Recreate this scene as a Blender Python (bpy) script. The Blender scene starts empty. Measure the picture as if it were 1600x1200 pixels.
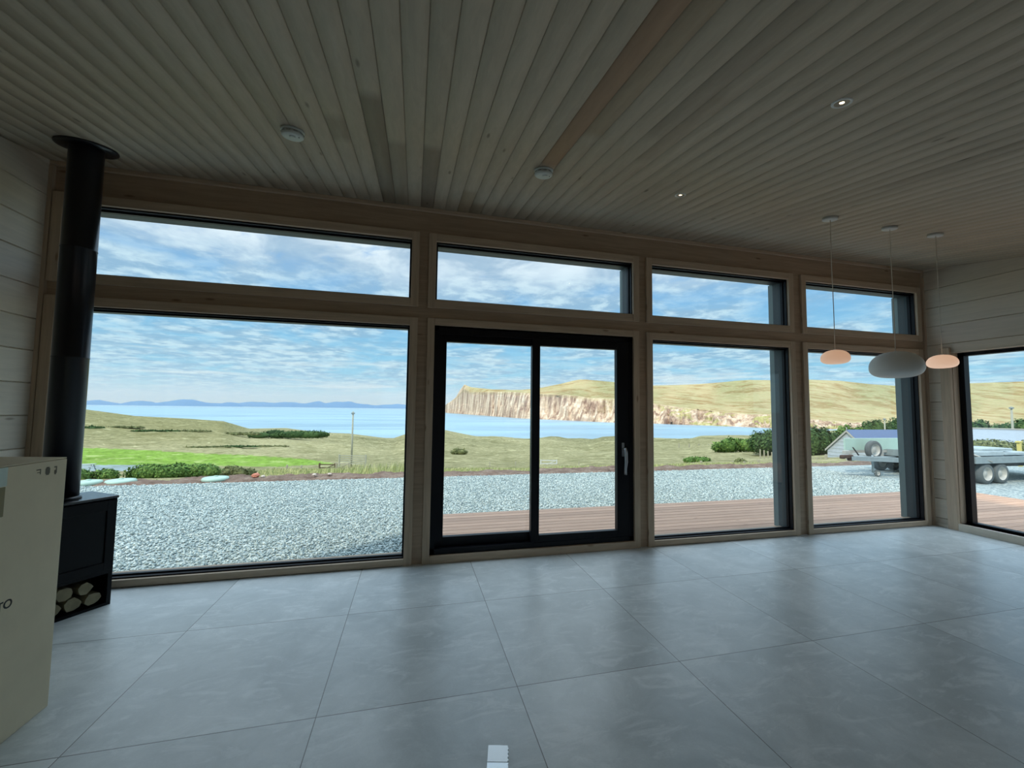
import bpy, bmesh, math, random
import numpy as np
from mathutils import Vector, Matrix
R_ = random.Random(7)
NP = np.random.RandomState(11)
SC = bpy.context.scene
COL = SC.collection

# ------------------------------------------------------------ camera
CAM = np.array([1.413443, -3.205689, 1.493018])
FPX, YAW, PITCH, ROLL = 633.685, 0.238985, 0.061241, 0.012093
_f = np.array([math.sin(YAW)*math.cos(PITCH), math.cos(YAW)*math.cos(PITCH), math.sin(PITCH)])
_r0 = np.array([math.cos(YAW), -math.sin(YAW), 0.0])
_u0 = np.cross(_r0, _f)
_r = math.cos(ROLL)*_r0 + math.sin(ROLL)*_u0
_u = -math.sin(ROLL)*_r0 + math.cos(ROLL)*_u0
cd = bpy.data.cameras.new('camera')
cd.sensor_width = 36.0
cd.sensor_fit = 'HORIZONTAL'
cd.lens = FPX/1600*36
cd.clip_start = 0.05
cd.clip_end = 90000
cam = bpy.data.objects.new('camera', cd)
COL.objects.link(cam)
M4 = Matrix.Identity(4)
for i in range(3):
    M4[i][0] = _r[i]; M4[i][1] = _u[i]; M4[i][2] = -_f[i]; M4[i][3] = CAM[i]
cam.matrix_world = M4
SC.camera = cam

SC.view_settings.view_transform = 'Standard'
SC.view_settings.look = 'None'
SC.view_settings.gamma = 1
SC.view_settings.use_curve_mapping = False
SC.view_settings.exposure = 0.12
try:
    SC.cycles.max_bounces = 10
    SC.cycles.diffuse_bounces = 6
    SC.cycles.glossy_bounces = 3
    SC.cycles.transmission_bounces = 4
    SC.cycles.transparent_max_bounces = 24
    SC.cycles.volume_bounces = 0
    SC.cycles.sample_clamp_indirect = 6
    SC.cycles.caustics_reflective = False
    SC.cycles.caustics_refractive = False
    SC.cycles.use_denoising = True
except Exception:
    pass

# ------------------------------------------------------------ node helpers
def srgb(r, g, b):
    def c(v):
        v /= 255.0
        return v/12.92 if v <= 0.04045 else ((v+0.055)/1.055)**2.4
    return (c(r), c(g), c(b), 1.0)

class NT:
    def __init__(s, nt):
        s.nt = nt; nt.nodes.clear()
    def n(s, typ, **kw):
        nd = s.nt.nodes.new(typ)
        ins = kw.pop('ins', {})
        for k, v in kw.items(): setattr(nd, k, v)
        for k, v in ins.items():
            if hasattr(v, 'is_output') or isinstance(v, bpy.types.NodeSocket): s.nt.links.new(v, nd.inputs[k])
            else: nd.inputs[k].default_value = v
        return nd
    def math(s, op, a, b=0.0, c=0.0, clamp=False):
        nd = s.n('ShaderNodeMath', operation=op, use_clamp=clamp, ins={0: a, 1: b, 2: c})
        return nd.outputs[0]
    def vm(s, op, a, b=(0, 0, 0)):
        nd = s.n('ShaderNodeVectorMath', operation=op, ins={0: a, 1: b})
        return nd.outputs[0]
    def mix(s, fac, a, b, mode='MIX'):
        nd = s.n('ShaderNodeMix', data_type='RGBA', blend_type=mode, clamp_factor=True)
        for k, v in ((0, fac), (6, a), (7, b)):
            if isinstance(v, bpy.types.NodeSocket): s.nt.links.new(v, nd.inputs[k])
            else: nd.inputs[k].default_value = v
        return nd.outputs[2]
    def noise(s, vec, scale, detail=3.0, rough=0.5, dist=0.0):
        nd = s.n('ShaderNodeTexNoise', ins={'Scale': scale, 'Detail': detail, 'Roughness': rough, 'Distortion': dist})
        if vec is not None: s.nt.links.new(vec, nd.inputs['Vector'])
        return nd.outputs['Fac']
    def ramp(s, fac, stops):
        nd = s.n('ShaderNodeValToRGB', ins={0: fac})
        el = nd.color_ramp.elements
        while len(el) < len(stops): el.new(0.5)
        for e, (p, c) in zip(el, stops):
            e.position = p; e.color = c if len(c) == 4 else (*c, 1)
        return nd.outputs[0]
    def smooth(s, v, lo, hi, a=0.0, b=1.0):
        nd = s.n('ShaderNodeMapRange', interpolation_type='SMOOTHSTEP', ins={0: v, 1: lo, 2: hi, 3: a, 4: b})
        return nd.outputs[0]
    def scale(s, vec, x, y, z):
        return s.vm('MULTIPLY', vec, (x, y, z))

# ------------------------------------------------------------ sky
SUN_DIR = Vector((-0.62, -0.43, 0.70)).normalized()
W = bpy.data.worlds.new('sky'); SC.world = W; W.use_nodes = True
t = NT(W.node_tree)
tc = t.n('ShaderNodeTexCoord').outputs['Generated']
sep = t.n('ShaderNodeSeparateXYZ', ins={0: tc})
zz = t.math('MAXIMUM', sep.outputs[2], 0.0)
grad = t.ramp(zz, [(0.0, srgb(178, 216, 226)), (0.05, srgb(150, 206, 230)), (0.12, srgb(132, 196, 230)),
                   (0.30, srgb(122, 176, 226)), (0.50, srgb(100, 158, 218)), (1.0, srgb(70, 125, 200))])
den = t.math('ADD', zz, 0.09)
px = t.math('DIVIDE', sep.outputs[0], den); py = t.math('DIVIDE', sep.outputs[1], den)
pv = t.n('ShaderNodeCombineXYZ', ins={0: px, 1: py, 2: 0.37}).outputs[0]
# broad cloud sheets, stretched towards the horizon
big = t.noise(t.scale(pv, 0.55, 0.55, 1), 1.0, 5, 0.55, 0.6)
puff = t.noise(pv, 6.5, 6, 0.58, 0.15)
fine = t.noise(pv, 1.9, 5, 0.56, 0.5)
hi_el = t.smooth(zz, 0.24, 0.36)                       # puffy field lies higher up
m_low = t.smooth(t.math('ADD', t.math('MULTIPLY', fine, 0.65), t.math('MULTIPLY', big, 0.5)), 0.44, 0.64, 0.12, 0.82)
m_hi = t.smooth(t.math('ADD', t.math('MULTIPLY', puff, 0.55), t.math('MULTIPLY', big, 0.58)), 0.40, 0.56, 0.18, 1.0)
m = t.math('ADD', t.math('MULTIPLY', m_hi, hi_el), t.math('MULTIPLY', m_low, t.math('SUBTRACT', 1.0, hi_el)))
ccol = t.mix(t.smooth(fine, 0.40, 0.62), srgb(163, 190, 214), srgb(226, 240, 250))
ccol_low = t.mix(t.smooth(puff, 0.40, 0.64), srgb(150, 184, 210), srgb(206, 230, 240))
cc = t.mix(hi_el, ccol_low, ccol)
skyc = t.mix(m, grad, cc)
skyc = t.mix(t.smooth(zz, 0.0, 0.07, 0.55, 0.0), skyc, srgb(196, 223, 228))
# white low band of distant cloud
bn = t.noise(t.scale(tc, 3.0, 3.0, 60.0), 1.0, 4, 0.55)
band = t.math('MULTIPLY', t.smooth(bn, 0.50, 0.66), t.math('MULTIPLY', t.smooth(zz, 0.02, 0.04), t.smooth(zz, 0.16, 0.06)))
skyc = t.mix(t.math('MULTIPLY', band, 0.75), skyc, srgb(218, 234, 238))
below = t.smooth(sep.outputs[2], -0.06, -0.01)
skyc = t.mix(below, srgb(120, 140, 140), skyc)
over = t.smooth(sep.outputs[2], 0.42, 0.75, 1.0, 3.0)  # sky overhead, above the view, brightened further to light the room
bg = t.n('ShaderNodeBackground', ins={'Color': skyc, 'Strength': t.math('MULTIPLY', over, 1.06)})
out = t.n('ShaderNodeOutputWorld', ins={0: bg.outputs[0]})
try:
    W.cycles.sampling_method = 'MANUAL'; W.cycles.sample_map_resolution = 512
except Exception:
    pass

sl = bpy.data.lights.new('sun', 'SUN'); sl.energy = 2.5; sl.angle = math.radians(4.0); sl.color = (1.0, 0.90, 0.74)
so = bpy.data.objects.new('sun', sl); COL.objects.link(so)
so.rotation_euler = SUN_DIR.to_track_quat('Z', 'Y').to_euler()

# ------------------------------------------------------------ pixel helpers (photo measurements -> points in the place)
def ray(X, Y):
    d = _f*FPX + _r*(X-800) + _u*(600-Y)
    return d/np.linalg.norm(d)
def on_y(X, Y, y):
    d = ray(X, Y); return CAM + d*(y-CAM[1])/d[1]
def on_z(X, Y, z):
    d = ray(X, Y); return CAM + d*(z-CAM[2])/d[2]
def at_depth(X, Y, D):                                   # D = horizontal distance along the view heading
    d = ray(X, Y); h = d[0]*math.sin(YAW)+d[1]*math.cos(YAW); return CAM + d*D/h
def horizon(X):
    return 629.2 + 0.01206*X

# ------------------------------------------------------------ materials
def new_mat(name):
    m = bpy.data.materials.new(name); m.use_nodes = True
    return m, NT(m.node_tree)
def finish(t, color, rough=0.5, metal=0.0, normal=None, spec=0.5, **kw):
    b = t.n('ShaderNodeBsdfPrincipled')
    for k, v in (('Base Color', color), ('Roughness', rough), ('Metallic', metal), ('Specular IOR Level', spec)):
        if isinstance(v, bpy.types.NodeSocket): t.nt.links.new(v, b.inputs[k])
        else: b.inputs[k].default_value = v
    for k, v in kw.items():
        k = k.replace('_', ' ')
        if isinstance(v, bpy.types.NodeSocket): t.nt.links.new(v, b.inputs[k])
        else: b.inputs[k].default_value = v
    if normal is not None: t.nt.links.new(normal, b.inputs['Normal'])
    t.n('ShaderNodeOutputMaterial', ins={0: b.outputs[0]})
    return b
def bump(t, h, strength=0.3, dist=0.01):
    return t.n('ShaderNodeBump', ins={'Height': h, 'Strength': strength, 'Distance': dist}).outputs[0]
def plain(name, col, rough=0.5, metal=0.0, var=0.08, nscale=14.0, bmp=0.0, spec=0.5):
    m, t = new_mat(name)
    p = t.n('ShaderNodeTexCoord').outputs['Object']
    n = t.noise(p, nscale, 4, 0.6)
    dark = tuple(c*(1-var*2) for c in col[:3])+(1,); light = tuple(min(1, c*(1+var)) for c in col[:3])+(1,)
    c = t.mix(n, dark, light)
    nr = bump(t, t.noise(p, nscale*6, 3), bmp, 0.002) if bmp else None
    rr = t.math('ADD', rough-0.05, t.math('MULTIPLY', n, 0.1))
    finish(t, c, rr, metal, nr, spec)
    return m
def wood(name, col, knot, axis='X', board=None, off=0.0, rough=0.55, var=0.16, attr=False, grain=0.22, spec=0.3):
    """axis = grain direction; board = (axis index, pitch) gives each board its own tone."""
    m, t = new_mat(name)
    p = t.n('ShaderNodeTexCoord').outputs['Object']
    s = {'X': (0.9, 14, 14), 'Y': (14, 0.9, 14), 'Z': (14, 14, 0.9)}[axis]
    seed = p
    if board:
        sp = t.n('ShaderNodeSeparateXYZ', ins={0: p})
        idx = t.math('FLOOR', t.math('DIVIDE', t.math('SUBTRACT', sp.outputs[board[0]], off), board[1]))
        wn = t.n('ShaderNodeTexWhiteNoise', noise_dimensions='1D', ins={'W': idx})
        tone = wn.outputs['Value']
        shift = t.n('ShaderNodeCombineXYZ', ins={0: t.math('MULTIPLY', tone, 37.0), 1: t.math('MULTIPLY', tone, 53.0), 2: t.math('MULTIPLY', tone, 91.0)}).outputs[0]
        seed = t.vm('ADD', p, shift)
    g = t.noise(t.scale(seed, *s), 2.2, 5, 0.6, 0.6)
    g2 = t.noise(t.scale(seed, *(v*2.6 for v in s)), 5.0, 3, 0.6)
    base = t.mix(t.smooth(g, 0.3, 0.7), tuple(c*(1-grain) for c in col[:3])+(1,), col)
    base = t.mix(t.math('MULTIPLY', g2, 0.3), base, tuple(c*0.72 for c in col[:3])+(1,))
    if board:
        k = t.math('ADD', 1-var, t.math('MULTIPLY', tone, var*1.6))
        kk = t.n('ShaderNodeCombineXYZ', ins={0: k, 1: k, 2: k}).outputs[0]
        base = t.mix(1.0, base, kk, 'MULTIPLY')
    ks = {'X': (1.6, 6, 6), 'Y': (6, 1.6, 6), 'Z': (6, 6, 1.6)}[axis]
    v = t.n('ShaderNodeTexVoronoi', ins={'Vector': t.scale(seed, *ks), 'Scale': 1.15, 'Randomness': 1.0}).outputs['Distance']
    base = t.mix(t.smooth(v, 0.10, 0.035, 0.0, 0.75), base, knot)
    if attr:
        a = t.n('ShaderNodeVertexColor', layer_name='stain').outputs['Color']
        base = t.mix(1.0, base, a, 'MULTIPLY')
    finish(t, base, rough, 0, bump(t, g2, 0.15, 0.002), spec)
    return m

MAT = {}
MAT['front_wood'] = wood('pale spruce framing', srgb(182, 158, 134), srgb(112, 84, 64), 'X')
MAT['post_wood'] = wood('pale spruce upright', srgb(182, 158, 134), srgb(112, 84, 64), 'Z')
MAT['arch_x'] = wood('spruce architrave lengthwise', srgb(200, 178, 154), srgb(130, 104, 82), 'X')
MAT['arch_z'] = wood('spruce architrave upright', srgb(200, 178, 154), srgb(130, 104, 82), 'Z')
MAT['board_y'] = wood('whitewashed wall boards', srgb(220, 208, 190), srgb(130, 116, 100), 'Y', (2, 0.2576), 0.109, 0.5, 0.12, spec=0.4, grain=0.12)
MAT['ceiling'] = wood('lime washed ceiling boards', srgb(184, 170, 150), srgb(112, 98, 84), 'Y', (0, 0.12), 0.0, 0.55, 0.09, attr=True, grain=0.12)
MAT['black_frame'] = plain('black coated aluminium', (0.004, 0.0045, 0.007, 1), 0.40, 0.0, 0.05, spec=0.2)
MAT['reveal'] = plain('grey green outer lining', srgb(112, 128, 126), 0.55, 0.0, 0.1, 3)
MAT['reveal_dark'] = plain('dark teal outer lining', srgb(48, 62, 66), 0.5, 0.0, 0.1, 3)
MAT['flue'] = plain('matt black steel', (0.004, 0.0045, 0.008, 1), 0.30, 0.0, 0.0, spec=0.4)
MAT['stove'] = plain('black stove steel', (0.004, 0.004, 0.005, 1), 0.30, 0.0, 0.05, spec=0.2)
MAT['stove_top'] = plain('smooth stove top plate', (0.012, 0.013, 0.015, 1), 0.24, 0.0, 0.05, spec=0.9)
MAT['chrome'] = plain('brushed chrome', (0.42, 0.43, 0.45, 1), 0.36, 1.0, 0.05)
MAT['white_plastic'] = plain('white plastic', srgb(194, 200, 196), 0.42, 0, 0.04)
MAT['grey_plastic'] = plain('grey plastic', srgb(120, 128, 128), 0.45, 0, 0.04)
MAT['cardboard'] = plain('corrugated cardboard', srgb(220, 206, 178), 0.85, 0, 0.07, 5, 0.1, 0.1)
MAT['ink'] = plain('black printing ink', srgb(36, 34, 32), 0.7)
MAT['faint_ink'] = plain('faint grey printing ink', srgb(104, 98, 84), 0.8)
MAT['brown_tape'] = plain('brown packing tape', srgb(120, 108, 66), 0.3, 0, 0.1)
MAT['clear_tape'] = plain('shiny pale packing tape', srgb(190, 206, 200), 0.2, 0, 0.1)
MAT['paper'] = plain('white foil card', srgb(246, 250, 252), 0.38, 0.75, 0.03)
MAT['cord'] = plain('pale cord', srgb(214, 206, 192), 0.6)
MAT['white_metal'] = plain('white painted metal', srgb(206, 208, 206), 0.5)
MAT['deck'] = wood('weathered deck boards', srgb(204, 164, 138), srgb(110, 80, 66), 'X', (1, 0.145), 1.10, 0.7, 0.2, spec=0.2)
MAT['galv'] = plain('galvanised steel', srgb(150, 162, 164), 0.5, 0.2, 0.15, 8)
MAT['trailer_bed'] = plain('worn grey trailer bed', srgb(176, 188, 190), 0.65, 0.0, 0.25, 5)
MAT['pale_green'] = plain('pale green painted panel', srgb(178, 204, 190), 0.6, 0, 0.08, 3)
MAT['dark_steel'] = plain('dark chassis steel', srgb(44, 46, 46), 0.6)
MAT['rust'] = plain('rusty iron', srgb(74, 56, 48), 0.85, 0, 0.2)
MAT['tyre'] = plain('worn tyre rubber', srgb(92, 98, 98), 0.85, 0, 0.12)
MAT['rim'] = plain('pale wheel rim', srgb(184, 182, 174), 0.45, 0.1)
MAT['slate'] = plain('blue grey slate', srgb(84, 104, 138), 0.45, 0, 0.12, 4)
MAT['grey_roof'] = plain('light grey sheet roof', srgb(150, 160, 168), 0.5, 0, 0.1, 3)
MAT['shed_wall'] = plain('pale corrugated cladding', srgb(186, 196, 204), 0.6, 0, 0.1, 2)
MAT['pole_wood'] = plain('grey weathered pole', srgb(170, 170, 152), 0.8, 0, 0.12, 5)
MAT['post_grey'] = plain('weathered fence post', srgb(172, 166, 144), 0.85, 0, 0.15, 4)
MAT['post_brown'] = plain('brown timber', srgb(96, 84, 62), 0.85, 0, 0.2, 4)
MAT['stone_pale'] = plain('pale field stone', srgb(206, 190, 176), 0.8, 0, 0.1, 3)
MAT['stone_red'] = plain('red field stone', srgb(190, 120, 96), 0.8, 0, 0.1, 3)
MAT['cover'] = plain('pale green tank cover', srgb(168, 194, 178), 0.5, 0, 0.08, 4)
MAT['yellow'] = plain('yellow painted timber', srgb(216, 200, 120), 0.6)
MAT['grey_table'] = plain('bleached table timber', srgb(160, 168, 164), 0.8)
MAT['log'] = plain('split birch log', srgb(150, 140, 112), 0.8, 0, 0.3, 20)

# floor slabs: cloudy concrete-look porcelain, one metre square, thin dark joints
m, t = new_mat('concrete look floor slabs'); MAT['floor'] = m
p = t.n('ShaderNodeTexCoord').outputs['Object']
sp = t.n('ShaderNodeSeparateXYZ', ins={0: p})
def joint(c):
    fr = t.math('FRACT', t.math('ADD', c, 100.0))
    d = t.math('MINIMUM', fr, t.math('SUBTRACT', 1.0, fr))
    return t.smooth(d, 0.0014, 0.0028, 1.0, 0.0)
J = t.math('MAXIMUM', joint(sp.outputs[0]), joint(sp.outputs[1]))
ix = t.math('FLOOR', sp.outputs[0]); iy = t.math('FLOOR', sp.outputs[1])
wn = t.n('ShaderNodeTexWhiteNoise', noise_dimensions='3D', ins={'Vector': t.n('ShaderNodeCombineXYZ', ins={0: ix, 1: iy, 2: 0.0}).outputs[0]})
sh = t.vm('ADD', p, t.vm('MULTIPLY', wn.outputs['Color'], (17, 23, 31)))
n1 = t.noise(sh, 1.7, 6, 0.62, 0.9); n2 = t.noise(t.scale(sh, 1.0, 2.4, 1.0), 3.2, 6, 0.7, 1.4); n3 = t.noise(sh, 120, 2, 0.5)
c = t.mix(t.smooth(n1, 0.25, 0.75), srgb(192, 200, 200), srgb(228, 234, 234))
n5 = t.noise(sh, 5.0, 6, 0.75, 0.6)
c = t.mix(t.smooth(n5, 0.40, 0.62, 0.25, 0.0), c, srgb(174, 182, 182))
c = t.mix(t.smooth(n2, 0.50, 0.66, 0.0, 0.5), c, srgb(244, 248, 248))
c = t.mix(t.math('MULTIPLY', n3, 0.18), c, srgb(128, 132, 130))
tone = t.math('ADD', 0.95, t.math('MULTIPLY', wn.outputs['Value'], 0.08))
c = t.mix(1.0, c, t.n('ShaderNodeCombineXYZ', ins={0: tone, 1: tone, 2: tone}).outputs[0], 'MULTIPLY')
c = t.mix(J, c, srgb(96, 94, 90))
rough = t.math('ADD', 0.20, t.math('MULTIPLY', n2, 0.26))
finish(t, c, rough, 0, bump(t, t.math('SUBTRACT', t.math('MULTIPLY', n2, 0.12), J), 0.35, 0.002), 1.0)

# thin glazing: mostly clear with a weak mirror
m, t = new_mat('clear glazing'); MAT['glass'] = m
geo = t.n('ShaderNodeNewGeometry')
cs = t.math('ABSOLUTE', t.n('ShaderNodeVectorMath', operation='DOT_PRODUCT', ins={0: geo.outputs['Normal'], 1: geo.outputs['Incoming']}).outputs['Value'])
fres = t.math('ADD', 0.02, t.math('MULTIPLY', 0.35, t.math('POWER', t.math('SUBTRACT', 1.0, cs), 5.0)))
gl = t.n('ShaderNodeBsdfGlossy', ins={'Color': (1, 1, 1, 1), 'Roughness': 0.0})
tr = t.n('ShaderNodeBsdfTransparent', ins={'Color': (0.97, 0.985, 0.98, 1)})
mx = t.n('ShaderNodeMixShader', ins={0: fres, 1: tr.outputs[0], 2: gl.outputs[0]})
t.n('ShaderNodeOutputMaterial', ins={0: mx.outputs[0]})

m, t = new_mat('dark stove glass'); MAT['stove_glass'] = m
finish(t, (0.004, 0.0045, 0.005, 1), 0.25, 0, None, 0.22)

def opal(name, col, emit, strength):
    m, t = new_mat(name)
    finish(t, col, 0.45, 0, None, 0.3, Emission_Color=emit, Emission_Strength=strength)
    return m
MAT['opal_lit'] = opal('lit warm opal glass', srgb(236, 214, 196), srgb(255, 200, 162), 0.40)
MAT['opal_lit2'] = opal('brightly lit warm opal glass', srgb(240, 220, 204), srgb(255, 206, 172), 0.50)
MAT['opal_off'] = opal('unlit opal glass', srgb(214, 218, 216), (0, 0, 0, 1), 0.0)
MAT['lamp_glow'] = opal('glowing lamp face', srgb(255, 240, 220), srgb(255, 222, 170), 9.0)

# gravel stones: a grey of its own for every stone
m, t = new_mat('blue grey crushed stone'); MAT['stones'] = m
ri = t.n('ShaderNodeNewGeometry').outputs['Random Per Island']
c = t.ramp(ri, [(0.0, srgb(128, 142, 142)), (0.35, srgb(162, 176, 174)), (0.7, srgb(180, 192, 188)), (1.0, srgb(210, 216, 208))])
finish(t, c, 0.85, 0, None, 0.2)
m, t = new_mat('gravel ground'); MAT['gravel'] = m
p = t.n('ShaderNodeTexCoord').outputs['Object']
v = t.n('ShaderNodeTexVoronoi', ins={'Vector': p, 'Scale': 24.0, 'Randomness': 1.0})
vc = t.n('ShaderNodeSeparateColor', ins={0: v.outputs['Color']}).outputs[0]
c = t.ramp(vc, [(0.0, srgb(120, 134, 138)), (0.4, srgb(156, 168, 166)), (1.0, srgb(200, 206, 200))])
c = t.mix(t.math('MULTIPLY', t.noise(p, 0.7, 4, 0.6), 0.35), c, srgb(138, 150, 148))
finish(t, c, 0.9, 0, bump(t, t.math('MULTIPLY', v.outputs['Distance'], -1.0), 1.0, 0.03), 0.15)

m, t = new_mat('brown turned soil'); MAT['soil'] = m
p = t.n('ShaderNodeTexCoord').outputs['Object']
n = t.noise(p, 3.5, 7, 0.7); n2 = t.noise(p, 22, 4, 0.7)
c = t.ramp(n, [(0.3, srgb(92, 76, 66)), (0.5, srgb(124, 104, 92)), (0.68, srgb(150, 134, 118))])
c = t.mix(t.smooth(n2, 0.6, 0.72, 0, 0.6), c, srgb(186, 178, 168))
finish(t, c, 0.95, 0, bump(t, n2, 0.8, 0.05), 0.1)

m, t = new_mat('rough grassland'); MAT['land'] = m
p = t.n('ShaderNodeTexCoord').outputs['Object']
a = t.n('ShaderNodeVertexColor', layer_name='cover').outputs['Color']
n = t.noise(p, 0.045, 7, 0.62, 0.5); n2 = t.noise(p, 0.7, 6, 0.7, 0.4); n3 = t.noise(p, 7.0, 3, 0.7)
c = t.mix(t.smooth(n, 0.50, 0.66, 0, 0.55), a, t.mix(1.0, a, srgb(176, 178, 150), 'MULTIPLY'))
n4 = t.noise(t.scale(p, 0.22, 0.22, 1.0), 1.0, 6, 0.72, 0.8)
c = t.mix(t.smooth(n2, 0.40, 0.66, 0, 0.75), c, t.mix(1.0, a, srgb(172, 174, 160), 'MULTIPLY'))
c = t.mix(t.smooth(n4, 0.54, 0.68, 0, 0.7), c, t.mix(1.0, a, srgb(150, 158, 130), 'MULTIPLY'))
c = t.mix(t.smooth(n4, 0.46, 0.34, 0.0, 1.0), c, t.mix(0.5, a, srgb(214, 206, 160)))
c = t.mix(t.smooth(n3, 0.50, 0.75, 0, 0.30), c, srgb(206, 198, 150))
finish(t, c, 0.95, 0, bump(t, t.math('ADD', n3, t.math('MULTIPLY', n2, 3.0)), 0.7, 0.25), 0.05)

m, t = new_mat('headland rock and pasture'); MAT['headland'] = m
p = t.n('ShaderNodeTexCoord').outputs['Object']
a = t.n('ShaderNodeVertexColor', layer_name='cover')
rock = a.outputs['Alpha']
st = t.noise(t.scale(p, 0.026, 0.026, 0.0022), 1.0, 6, 0.62, 0.25)
st2 = t.noise(t.scale(p, 0.006, 0.006, 0.02), 1.0, 5, 0.6, 0.4)
rc = t.ramp(st, [(0.30, srgb(112, 88, 78)), (0.44, srgb(168, 140, 120)), (0.54, srgb(214, 188, 160)), (0.68, srgb(238, 220, 196))])
rc = t.mix(t.smooth(st2, 0.55, 0.7, 0, 0.5), rc, srgb(160, 140, 126))
gn = t.noise(p, 0.006, 7, 0.65, 0.8); gn2 = t.noise(t.scale(p, 0.012, 0.012, 0.06), 1.0, 6, 0.7, 0.5)
ac = a.outputs['Color']
gn3 = t.noise(p, 0.03, 5, 0.7, 0.5)
gc = t.mix(t.smooth(gn, 0.46, 0.62, 0, 0.8), ac, t.mix(1.0, ac, srgb(216, 190, 170), 'MULTIPLY'))
gc = t.mix(t.smooth(gn2, 0.52, 0.72, 0, 0.5), gc, srgb(164, 168, 112))
gc = t.mix(t.smooth(gn3, 0.50, 0.68, 0, 0.45), gc, srgb(206, 186, 150))
gc = t.mix(t.smooth(gn3, 0.46, 0.34, 0, 0.0), gc, srgb(120, 110, 90))
# ledges of grass hold on the lower cliffs
led = t.smooth(t.noise(t.scale(p, 0.01, 0.01, 0.03), 1.0, 5, 0.6, 0.6), 0.5, 0.6)
sp = t.n('ShaderNodeSeparateXYZ', ins={0: p})
east = t.smooth(sp.outputs[0], 850, 1300, 0.0, 0.75)
rc = t.mix(t.math('MULTIPLY', led, east), rc, srgb(176, 174, 104))
c = t.mix(rock, gc, rc)
finish(t, c, 0.95, 0, bump(t, t.math('ADD', st, gn2), 0.6, 14.0), 0.03)

m, t = new_mat('far island haze blue'); MAT['island'] = m
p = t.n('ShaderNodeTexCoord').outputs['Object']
c = t.mix(t.noise(p, 0.0006, 5, 0.6), srgb(66, 104, 150), srgb(88, 128, 172))  # blue of the distance haze is painted into the islands' base colour
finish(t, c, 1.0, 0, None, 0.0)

m, t = new_mat('sea water'); MAT['sea'] = m
p = t.n('ShaderNodeTexCoord').outputs['Object']
w1 = t.noise(t.scale(p, 0.05, 0.12, 1), 1.0, 6, 0.65, 0.3); w2 = t.noise(t.scale(p, 0.0012, 0.004, 1), 1.0, 5, 0.6, 0.8)
c = t.mix(t.smooth(w2, 0.35, 0.65), srgb(128, 156, 170), srgb(148, 176, 188))
rg = t.smooth(w2, 0.4, 0.6, 0.34, 0.5)
finish(t, c, rg, 0, bump(t, w1, 0.25, 1.5), 0.35)

def leafy(name, c1, c2, c3):
    m, t = new_mat(name)
    ri = t.n('ShaderNodeNewGeometry').outputs['Random Per Island']
    p = t.n('ShaderNodeTexCoord').outputs['Object']
    c = t.ramp(ri, [(0.0, c1), (0.5, c2), (1.0, c3)])
    c = t.mix(t.smooth(t.noise(p, 0.5, 3), 0.35, 0.65, 0, 0.4), c, c2)
    finish(t, c, 0.8, 0, None, 0.15)
    return m
MAT['leaf_dark'] = leafy('dark green leaves', srgb(40, 62, 40), srgb(66, 92, 54), srgb(98, 122, 72))
MAT['leaf_mid'] = leafy('mid green leaves', srgb(56, 84, 44), srgb(88, 120, 58), srgb(126, 152, 78))
MAT['leaf_olive'] = leafy('olive scrub leaves', srgb(80, 88, 56), srgb(110, 116, 76), srgb(146, 148, 100))
MAT['grass_blades'] = leafy('straw green grass blades', srgb(120, 134, 84), srgb(160, 166, 112), srgb(204, 200, 148))
MAT['twig'] = plain('brown stems', srgb(74, 62, 48), 0.9)

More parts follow.
